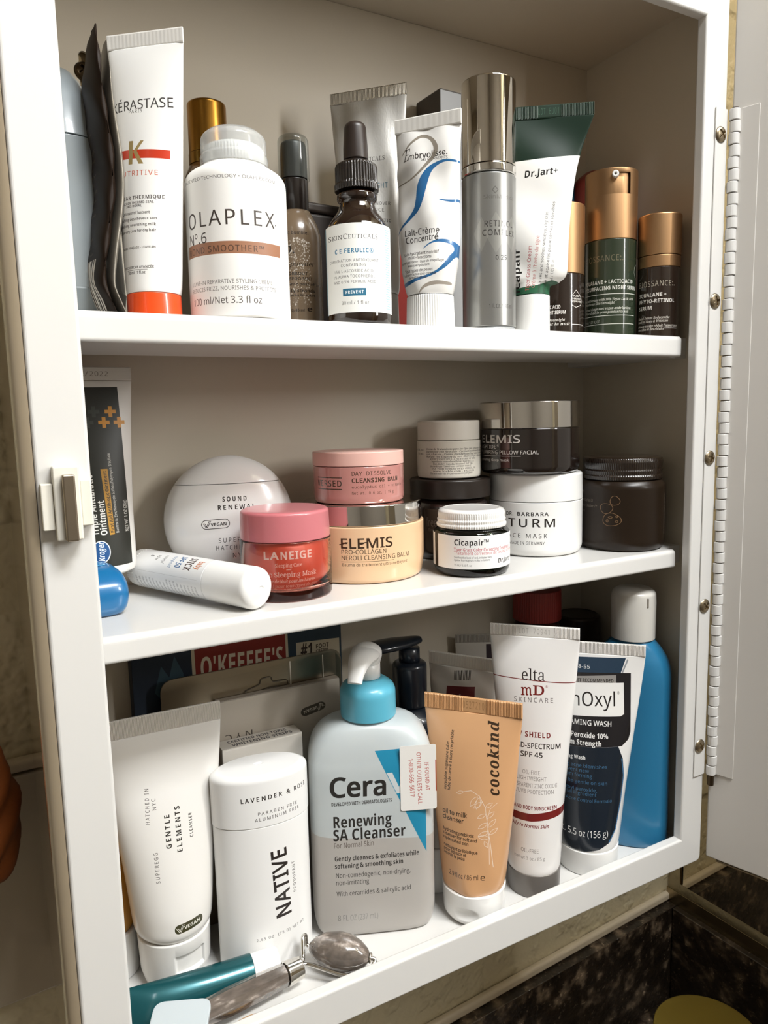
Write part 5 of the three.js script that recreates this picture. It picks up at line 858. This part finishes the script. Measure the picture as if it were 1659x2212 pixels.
{ // orange oil to milk tube
  const t = thing('orange_cleanser_tube', 'peach-orange cleanser tube with a white oat drawing and white cap', 'tube', [0.0272, BS, -0.0288], -50);
  const S = new Sheet(1000, 1500, '#d8a678', { cx: 1019, cx2: 1012, hw: 107, yt: 1540, yb: 1940, k: 0.12, k2: 0.15 });
  const k = '#3a2818';
  S.t('cocokind', 1069, 1719, 1066, 1559, 22, { w: 'italic bold', f: serif, c: k, bold: 0.02, ls: 0.08 }).t('recyclable sugarcane tube', 963, 1705, 968, 1600, 6, { c: k, bold: 0.05 }).t('tube de canne à sucre recyclable', 972, 1706, 978, 1575, 6, { c: k, bold: 0.05 });
  S.t('oil to milk', 957, 1752, 1014, 1758, 10, { c: k, bold: 0.04 }).t('cleanser', 957, 1765, 1007, 1771, 10, { c: k, bold: 0.04 });
  S.rows([['hydrating prebiotic', 958, 1029, 1798], ['cleanser for soft and', 958, 1036, 1808], ['replenished skin', 958, 1018, 1816.5], ['nettoyant prébiotique', 959, 1037, 1835], ['pour adoucir et', 959, 1013, 1842], ['nourrir la peau', 959, 1010, 1850.5]], 6.5, { c: k, bold: 0.06 });
  S.t('2.9 fl oz / 86 ml', 972, 1890, 1038, 1897, 11, { c: k, bold: 0.02 }).t('e', 1041, 1897, 1052, 1899, 14, { c: k });
  const wh = '#eedfd0'; S.line([[1067, 1879], [1063, 1830], [1058, 1790], [1052, 1740], [1040, 1715], [1022, 1703], [1006, 1706]], 1.2, wh).line([[1060, 1870], [1060, 1830], [1057, 1790]], 1, wh).line([[1056, 1770], [1062, 1745], [1077, 1733]], 0.9, wh);
  const leaf = (x, y, a, l) => { const c = Math.cos(a), s = Math.sin(a), p = []; for (let i = 0; i <= 14; i++) { const f = i / 14 * 2, u = f <= 1 ? f : 2 - f, v = (f <= 1 ? 1 : -1) * 0.2 * Math.sin(u * PI); p.push([x + l * (u * c - v * s), y + l * (u * s + v * c)]); } S.line(p, 0.9, wh, true); };
  [[1006, 1706, 2.9, 16], [1036, 1716, 2.2, 26], [1040, 1718, 1.8, 26], [1046, 1728, 2.5, 22], [1052, 1742, -0.6, 18], [1054, 1755, 2.7, 20], [1055, 1765, -0.7, 20], [1057, 1775, 2.6, 22], [1058, 1785, -0.8, 22], [1059, 1795, 2.8, 22], [1060, 1802, -0.6, 20], [1061, 1810, 3.4, 24], [1057, 1830, -2, 16]].forEach((l) => leaf(...l));
  part('tube', loft([{ y: 0.0205, a: 0.0176, b: 0.0174 }, { y: 0.024, a: 0.0194, b: 0.0185 }, { y: 0.05, a: 0.0224, b: 0.0165 }, { y: 0.085, a: 0.0262, b: 0.0115 }, { y: 0.11, a: 0.0282, b: 0.0065 }, { y: 0.1278, a: 0.03, b: 0.001 }], { w: 0.03, y0: 0.0203, y1: 0.1278, dent: (x, y, f) => (f && y < 0.05 ? 0.0006 * Math.sin(x * 330 + y * 60) * (0.05 - y) / 0.03 : 0) }), printed(S, 0.3, { clearcoat: 0.4, clearcoatRoughness: 0.15 }), t);
  part('crimp_seal', crimp(0.03, 0.1278, 0.1372, { n: 64, d: 0.0005, t: 0.0008, plain: [0.4, 0.64] }), stamped('#d09f70', '#a97a4e', '0527210', 410, 640), t, 'ridged orange seal');
  const cg = lathe([[0, 0], [0.0165, 0, 0.003], ...[0.0035, 0.0045, 0.0055, 0.0065, 0.008, 0.0095, 0.011, 0.0122, 0.013].map((y) => [0.0186 + 0.0007 * y / 0.013, y]), [0.0195, 0.0202, 0.0006], [0, 0.0203]], { seg: 120 });
  { const p = cg.attributes.position; for (let i = 0; i < p.count; i++) { const x = p.getX(i), y = p.getY(i), z = p.getZ(i), e = (x / 0.008) ** 2 + ((y - 0.008) / 0.0045) ** 2; if (z > 0 && e < 1) p.setZ(i, z - 0.0015 * (1 - e)); } cg.computeVertexNormals(); }
  part('cap', cg, M.whiteGloss, t, 'white flip cap');
}
{ // sunscreen tube
  const t = thing('sunscreen_tube', 'tall white sunscreen tube with maroon lines and a grey cap', 'tube', [0.0754, BS, -0.0298], -46);
  const S = new Sheet(900, 1800, '#ece9e6', { cx: 1152, hw: 95, yt: 1376, yb: 1893, k: 0.08, k2: 0.02 });
  const m = '#74201f', k = '#2f2725', gy = '#8d8783';
  S.line([[1050, 1457], [1100, 1461], [1150, 1466], [1200, 1471], [1252, 1475]], 1.8, m);
  S.t('elta', 1126, 1453, 1177, 1455, 24, { f: serif, c: k }).t('m', 1126, 1486, 1150, 1486, 22, { f: serif, c: m, bold: 0.03 }).t('D', 1151, 1486, 1177, 1487, 20, { f: serif, c: m, bold: 0.03 }).t('®', 1178, 1479, 1183, 1479, 6, { c: m }).t('SKINCARE', 1111, 1506, 1195, 1508, 10, { ls: 0.22, c: '#6b6462' });
  S.rows([['UV SHIELD', 1110, 1191, 1580, { cap: 11.5, c: m, w: 'bold', ls: 0.06 }], ['BROAD-SPECTRUM', 1090, 1212, 1604, { cap: 11, c: k, bold: 0.04 }], ['SPF 45', 1127, 1175, 1623, { cap: 11, c: k, bold: 0.04 }], ['OIL-FREE', 1132, 1170, 1661.5], ['LIGHTWEIGHT', 1119, 1183, 1675], ['TRANSPARENT ZINC OXIDE', 1098, 1205, 1690], ['UVA/UVB PROTECTION', 1101, 1199, 1703.5], ['FACE AND BODY SUNSCREEN', 1092, 1205, 1739, { c: m, w: 'bold', cap: 8.5 }], ['Oily to Normal Skin', 1107, 1189, 1779, { c: m, w: 'italic bold', cap: 8 }], ['OIL-FREE', 1130, 1169, 1835], ['net wt 3 oz / 85 g', 1115, 1182, 1853, { cap: 7 }]], 9, { c: gy });
  S.poly([[1050, 1744], [1090, 1750], [1152, 1752], [1210, 1746], [1252, 1738], [1252, 1756], [1210, 1763], [1152, 1769], [1090, 1767], [1050, 1762]], m);
  part('tube', loft([{ y: 0.0162, a: 0.0158, b: 0.0158 }, { y: 0.02, a: 0.0172, b: 0.017 }, { y: 0.06, a: 0.0192, b: 0.0155 }, { y: 0.11, a: 0.0232, b: 0.0105 }, { y: 0.145, a: 0.0262, b: 0.005 }, { y: 0.1661, a: 0.0275, b: 0.0009 }], { w: 0.0275, y0: 0.0157, y1: 0.1661 }), printed(S, 0.25, { clearcoat: 0.4, clearcoatRoughness: 0.12 }), t);
  part('crimp_seal', crimp(0.0275, 0.1661, 0.1735, { n: 72, plain: [0.3, 0.72] }), stamped('#e4e0da', '#b9b4ad', 'LOT 70941', 330, 700), t);
  part('cap', lathe([[0, 0], [0.0165, 0, 0.0008], [0.0172, 0.0158, 0.0006], [0, 0.016]]), mat(0x77726d, 0.35, { metalness: 0.3 }), t, 'silver-grey cap');
}
{ // acne wash tube
  const t = thing('foaming_wash_tube', 'white wash tube with dark navy print, between the sunscreen tube and the blue bottle', 'tube', [0.1235, BS, -0.0305], -45);
  const S = new Sheet(1100, 1500, '#e8e6e3', { cx: 1281, cx2: 1277, hw: 112, yt: 1412, yb: 1845, k: 0.1, k2: 0.06 });
  const w = '#eceae6', bl = '#3f6b8c';
  S.poly([[1150, 1410], [1352, 1424], [1340, 1462], [1150, 1450]], '#22384c'); S.line([[1356, 1427], [1345, 1455]], 4, '#8e9296');
  S.poly([[1150, 1446], [1362, 1456], [1362, 1585], [1358, 1600], [1345, 1612], [1150, 1606]], '#1c1a1d');
  S.poly([[1150, 1606], [1338, 1612], [1347, 1640], [1350, 1680], [1344, 1740], [1334, 1800], [1322, 1826], [1300, 1838], [1268, 1843], [1230, 1840], [1150, 1830]], '#16202b');
  S.line([[1345, 1640], [1349, 1680], [1343, 1740], [1333, 1800], [1320, 1826]], 3, '#3f6f96');
  S.bar(1160, 1459, 1333, 1478, '#8e8a86').t('DERMATOLOGIST RECOMMENDED', 1197, 1464, 1328, 1471, 7.5, { w: 'bold', c: '#26221f' });
  S.poly([[1150, 1470], [1348, 1476], [1349, 1543], [1342, 1547], [1150, 1538]], w).t('PanOxyl', 1202, 1505, 1334, 1510, 30, { c: '#231f1e' }).t('®', 1335, 1497, 1340, 1497, 7, { c: '#231f1e' });
  S.rows([['12-0228-55', 1218, 1281, 1437, { cap: 8 }], ['ACNE FOAMING WASH', 1187, 1325, 1556, { cap: 11, bold: 0.03 }], ['Benzoyl Peroxide 10%', 1195, 1318, 1583, { cap: 11, w: 'bold' }], ['Maximum Strength', 1192, 1305, 1599, { cap: 11, w: 'bold' }], ['Deep Cleaning Wash', 1184, 1273, 1630, { cap: 8, w: 'bold' }], ['• Clears existing acne blemishes', 1165, 1316, 1648, { c: bl }], ['& helps prevent new', 1180, 1280, 1658, { c: bl }], ['blemishes from forming', 1178, 1286, 1669, { c: bl }], ['• Formulated to be gentle on skin', 1160, 1317, 1684, { c: bl }], ['• Contains benzoyl peroxide,', 1165, 1296, 1699, { c: bl }], ['an antibacterial ingredient', 1175, 1295, 1709, { c: bl }], ['Patent-Pending Acne Control Formula', 1165, 1326, 1724, { c: bl }], ['Net wt. 5.5 oz (156 g)', 1188, 1319, 1799, { cap: 15 }]], 7.5, { c: w });
  part('tube', loft([{ y: 0.0172, a: 0.0185, b: 0.0185 }, { y: 0.021, a: 0.0205, b: 0.02 }, { y: 0.055, a: 0.0238, b: 0.0175 }, { y: 0.095, a: 0.0285, b: 0.012 }, { y: 0.125, a: 0.0322, b: 0.0055 }, { y: 0.1467, a: 0.0345, b: 0.001 }], { w: 0.0352, y0: 0.0169, y1: 0.1467 }), printed(S, 0.22, { clearcoat: 0.5, clearcoatRoughness: 0.1 }), t);
  part('crimp_seal', crimp(0.0345, 0.1467, 0.1545, { n: 84, d: 0.0004 }), mat(0xdedad4, 0.3), t);
  part('cap', lathe([[0, 0], [0.0195, 0, 0.001], [0.0202, 0.0168, 0.0008], [0, 0.017]]), M.white, t, 'white cap');
}
{ // blue bottle and what stands behind it
  const t = thing('blue_lotion_bottle', 'tall bright blue bottle with a white flip cap at the right end', 'bottle', [0.1695, BS, -0.0368], -47);
  part('body', loft([{ y: 0, a: 0.0225, b: 0.0135, e: 2.3 }, { y: 0.003, a: 0.0255, b: 0.0158, e: 2.3 }, { y: 0.02, a: 0.0262, b: 0.0165, e: 2.3 }, { y: 0.07, a: 0.0262, b: 0.0165, e: 2.3 }, { y: 0.115, a: 0.0262, b: 0.0165, e: 2.3 }, { y: 0.131, a: 0.0248, b: 0.016, e: 2.2 }, { y: 0.141, a: 0.0198, b: 0.015 }, { y: 0.147, a: 0.0148, b: 0.0138 }, { y: 0.1485, a: 0.013, b: 0.013 }]), mat(0x27739b, 0.3, { clearcoat: 0.3, clearcoatRoughness: 0.2 }), t);
  part('cap', lathe([[0, 0.1488], [0.0148, 0.1488, 0.0005], [0.015, 0.174], [0.0146, 0.1815, 0.003], [0.011, 0.1838], [0, 0.1842]]), mat(0xd2cec6, 0.3, { clearcoat: 0.3 }), t, 'white flip cap');
  part('thumb_notch', rbox(0.0016, 0.0065, 0.001, 0.0004, 0.009, 0.176, 0.0119), mat(0x8e887e, 0.4), t);
  const r = thing('red_cap_jar', 'dark bottle with a wide dull red cap at the back behind the sunscreen tube', 'bottle', [0.1335, BS, -0.0955]);
  part('body', lathe([[0, 0], [0.0175, 0, 0.002], [0.0175, 0.145, 0.003], [0.0155, 0.1535], [0, 0.1538]]), mat(0x3a1f1a, 0.35), r);
  part('cap', lathe([[0, 0.154], [0.0178, 0.154, 0.0006], [0.0175, 0.1765, 0.0012], [0, 0.177]], { ribs: [60, 0.0004, 0.0172], seg: 240 }), mat(0x8a2a22, 0.4), r, 'dull red cap');
  const d = thing('dark_lidded_jar', 'dark brown lidded jar at the back between the red cap and the blue bottle', 'jar', [0.1745, BS, -0.096]);
  part('body', lathe([[0, 0], [0.0165, 0, 0.002], [0.0165, 0.125, 0.002], [0, 0.1255]]), mat(0x2b1f18, 0.3), d);
  part('lid', lathe([[0, 0.1257], [0.0165, 0.1257, 0.0005], [0.0165, 0.15, 0.0015], [0.0145, 0.1512, 0.0004], [0.0138, 0.1506], [0, 0.1506]]), mat(0x33251c, 0.3), d);
}
{ // teal tube lying at the front
  const A = new THREE.Vector3(-0.1805, BS + 0.0104, -0.0402), B = new THREE.Vector3(-0.1132, BS + 0.0096, -0.0365), L = A.distanceTo(B);
  const t = thing('teal_tube', 'metallic teal tube lying on its side at the front left corner', 'tube', A.toArray()); t.lookAt(B);
  const g = loft([{ y: 0, a: 0.0115, b: 0.0008 }, { y: 0.02, a: 0.0108, b: 0.005 }, { y: L * 0.7, a: 0.0098, b: 0.007 }, { y: L, a: 0.0095, b: 0.0075 }]); g.rotateX(PI / 2); g.rotateZ(rad(52));
  part('tube', g, mat(0x12545a, 0.27, { metalness: 0.45, clearcoat: 0.6, clearcoatRoughness: 0.1 }), t);
  const c = loft([{ y: L + 0.0002, a: 0.009, b: 0.0072 }, { y: L + 0.003, a: 0.0091, b: 0.0073 }, { y: L + 0.013, a: 0.0088, b: 0.007 }, { y: L + 0.0145, a: 0.008, b: 0.0062 }]); c.rotateX(PI / 2); c.rotateZ(rad(52));
  part('cap', c, M.whiteGloss, t, 'white cap');
}
{ // quartz face roller
  const A = new THREE.Vector3(-0.1478, BS + 0.0115, -0.0198), B = new THREE.Vector3(-0.0985, BS + 0.0095, -0.0262), L = A.distanceTo(B);
  const t = thing('face_roller', 'smoky quartz face roller with a silver frame lying along the front edge', 'face roller', A.toArray()); t.lookAt(B);
  const qz = noiseTex(256, (u, v) => { const n = fbm(u, v, 5), k = 0.6 + n * 0.75, s = 60 * Math.max(0, n - 0.58) / 0.2; return [Math.min(255, 108 * k + s), Math.min(255, 98 * k + s), Math.min(255, 90 * k + s)]; }, true);
  const quartz = new THREE.MeshPhysicalMaterial({ color: 0xffffff, map: qz, roughness: 0.12, clearcoat: 1, clearcoatRoughness: 0.05 });
  const h = lathe([[0, -0.006], [0.0052, -0.006, 0.002], [0.0066, L * 0.35], [0.0064, L * 0.7], [0.0058, L - 0.0005], [0, L]], { seg: 8 }); const hn = h.toNonIndexed(); hn.computeVertexNormals(); hn.rotateX(PI / 2);
  part('handle', hn, quartz, t, 'faceted quartz handle');
  const f = lathe([[0, L + 0.0002], [0.0062, L + 0.0002, 0.0004], [0.0064, L + 0.0008], [0.0056, L + 0.0095, 0.0006], [0, L + 0.01]]); f.rotateX(PI / 2);
  part('ferrule', f, M.chrome, t, 'silver ferrule');
  t.updateMatrixWorld(true);
  const inv = t.matrixWorld.clone().invert(), W = (x, y, z) => new THREE.Vector3(x, BS + y, z).applyMatrix4(inv).toArray();
  const c0 = [-0.0668, 0.0108, -0.0252], ax = new THREE.Vector3(0.013, -0.001, 0.0115), e0 = [c0[0] - ax.x * 1.03, c0[1] - ax.y, c0[2] - ax.z * 1.03], e1 = [c0[0] + ax.x * 1.03, c0[1] + ax.y, c0[2] + ax.z * 1.03];
  const root = [-0.0885, 0.0105, -0.0275];
  part('frame_wire', wire([W(...root), W(-0.086, 0.0115, -0.031), W(-0.0835, 0.018, -0.037), W(-0.0812, 0.0175, -0.0385), W(e0[0] - 0.001, e0[1] + 0.001, e0[2] - 0.001), W(...e0)], 0.0011), M.chrome, t, 'silver wire frame');
  part('frame_wire', wire([W(...root), W(-0.084, 0.0098, -0.0255), W(-0.07, 0.0068, -0.0128), W(-0.058, 0.006, -0.0092), W(e1[0] + 0.002, e1[1] - 0.001, e1[2] + 0.0016), W(...e1)], 0.0011), M.chrome, t);
  const sg = lathe([[0, -0.0172], [0.0022, -0.0172, 0.0005], [0.0052, -0.0145], [0.0085, -0.009], [0.0102, -0.001], [0.0098, 0.005], [0.0075, 0.0112], [0.0045, 0.0155], [0.0022, 0.0172, 0.0005], [0, 0.0172]], { seg: 40 });
  const st = part('stone', sg, quartz, t, 'oval quartz stone');
  const dir = new THREE.Vector3(...W(...e1)).sub(new THREE.Vector3(...W(...e0))).normalize();
  st.position.set(...W(...c0)); st.quaternion.setFromUnitVectors(new THREE.Vector3(0, 1, 0), dir);
  const wg = lathe([[0.0008, 0.0173], [0.0028, 0.0173, 0.0004], [0.0026, 0.0184, 0.0004], [0.0008, 0.0184]], { seg: 24 }); const ws = part('washer', wg, M.steel, t); ws.position.copy(st.position); ws.quaternion.copy(st.quaternion);
}
{ // pale plastic scoop and tan pad at the front left corner
  const t = thing('frosted_scoop', 'pale frosted plastic scoop with rounded corner in front of the teal tube', 'scoop', [-0.1605, BS + 0.0205, -0.0035], -24);
  const g = new THREE.ExtrudeGeometry(roundRect(0.0265, 0.034, 0.005), { depth: 0.0016, bevelEnabled: true, bevelSize: 0.0005, bevelThickness: 0.0005, bevelSegments: 3 }); g.rotateX(-PI / 2 + 0.1); 
  part('blade', g, mat(0xd5dee2, 0.35, { transmission: 0.25, thickness: 0 }), t);
  const u = thing('tan_pad', 'tan oval pad lying under the roller handle by the front edge', 'pad', [-0.126, BS, -0.0125], 8);
  part('pad', lathe([[0, 0], [0.0118, 0, 0.001], [0.0122, 0.0025, 0.001], [0.0105, 0.0034], [0, 0.0036]], { sz: 0.38 }), mat(0xc49a66, 0.6), u);
}
renderer.render(scene, camera);
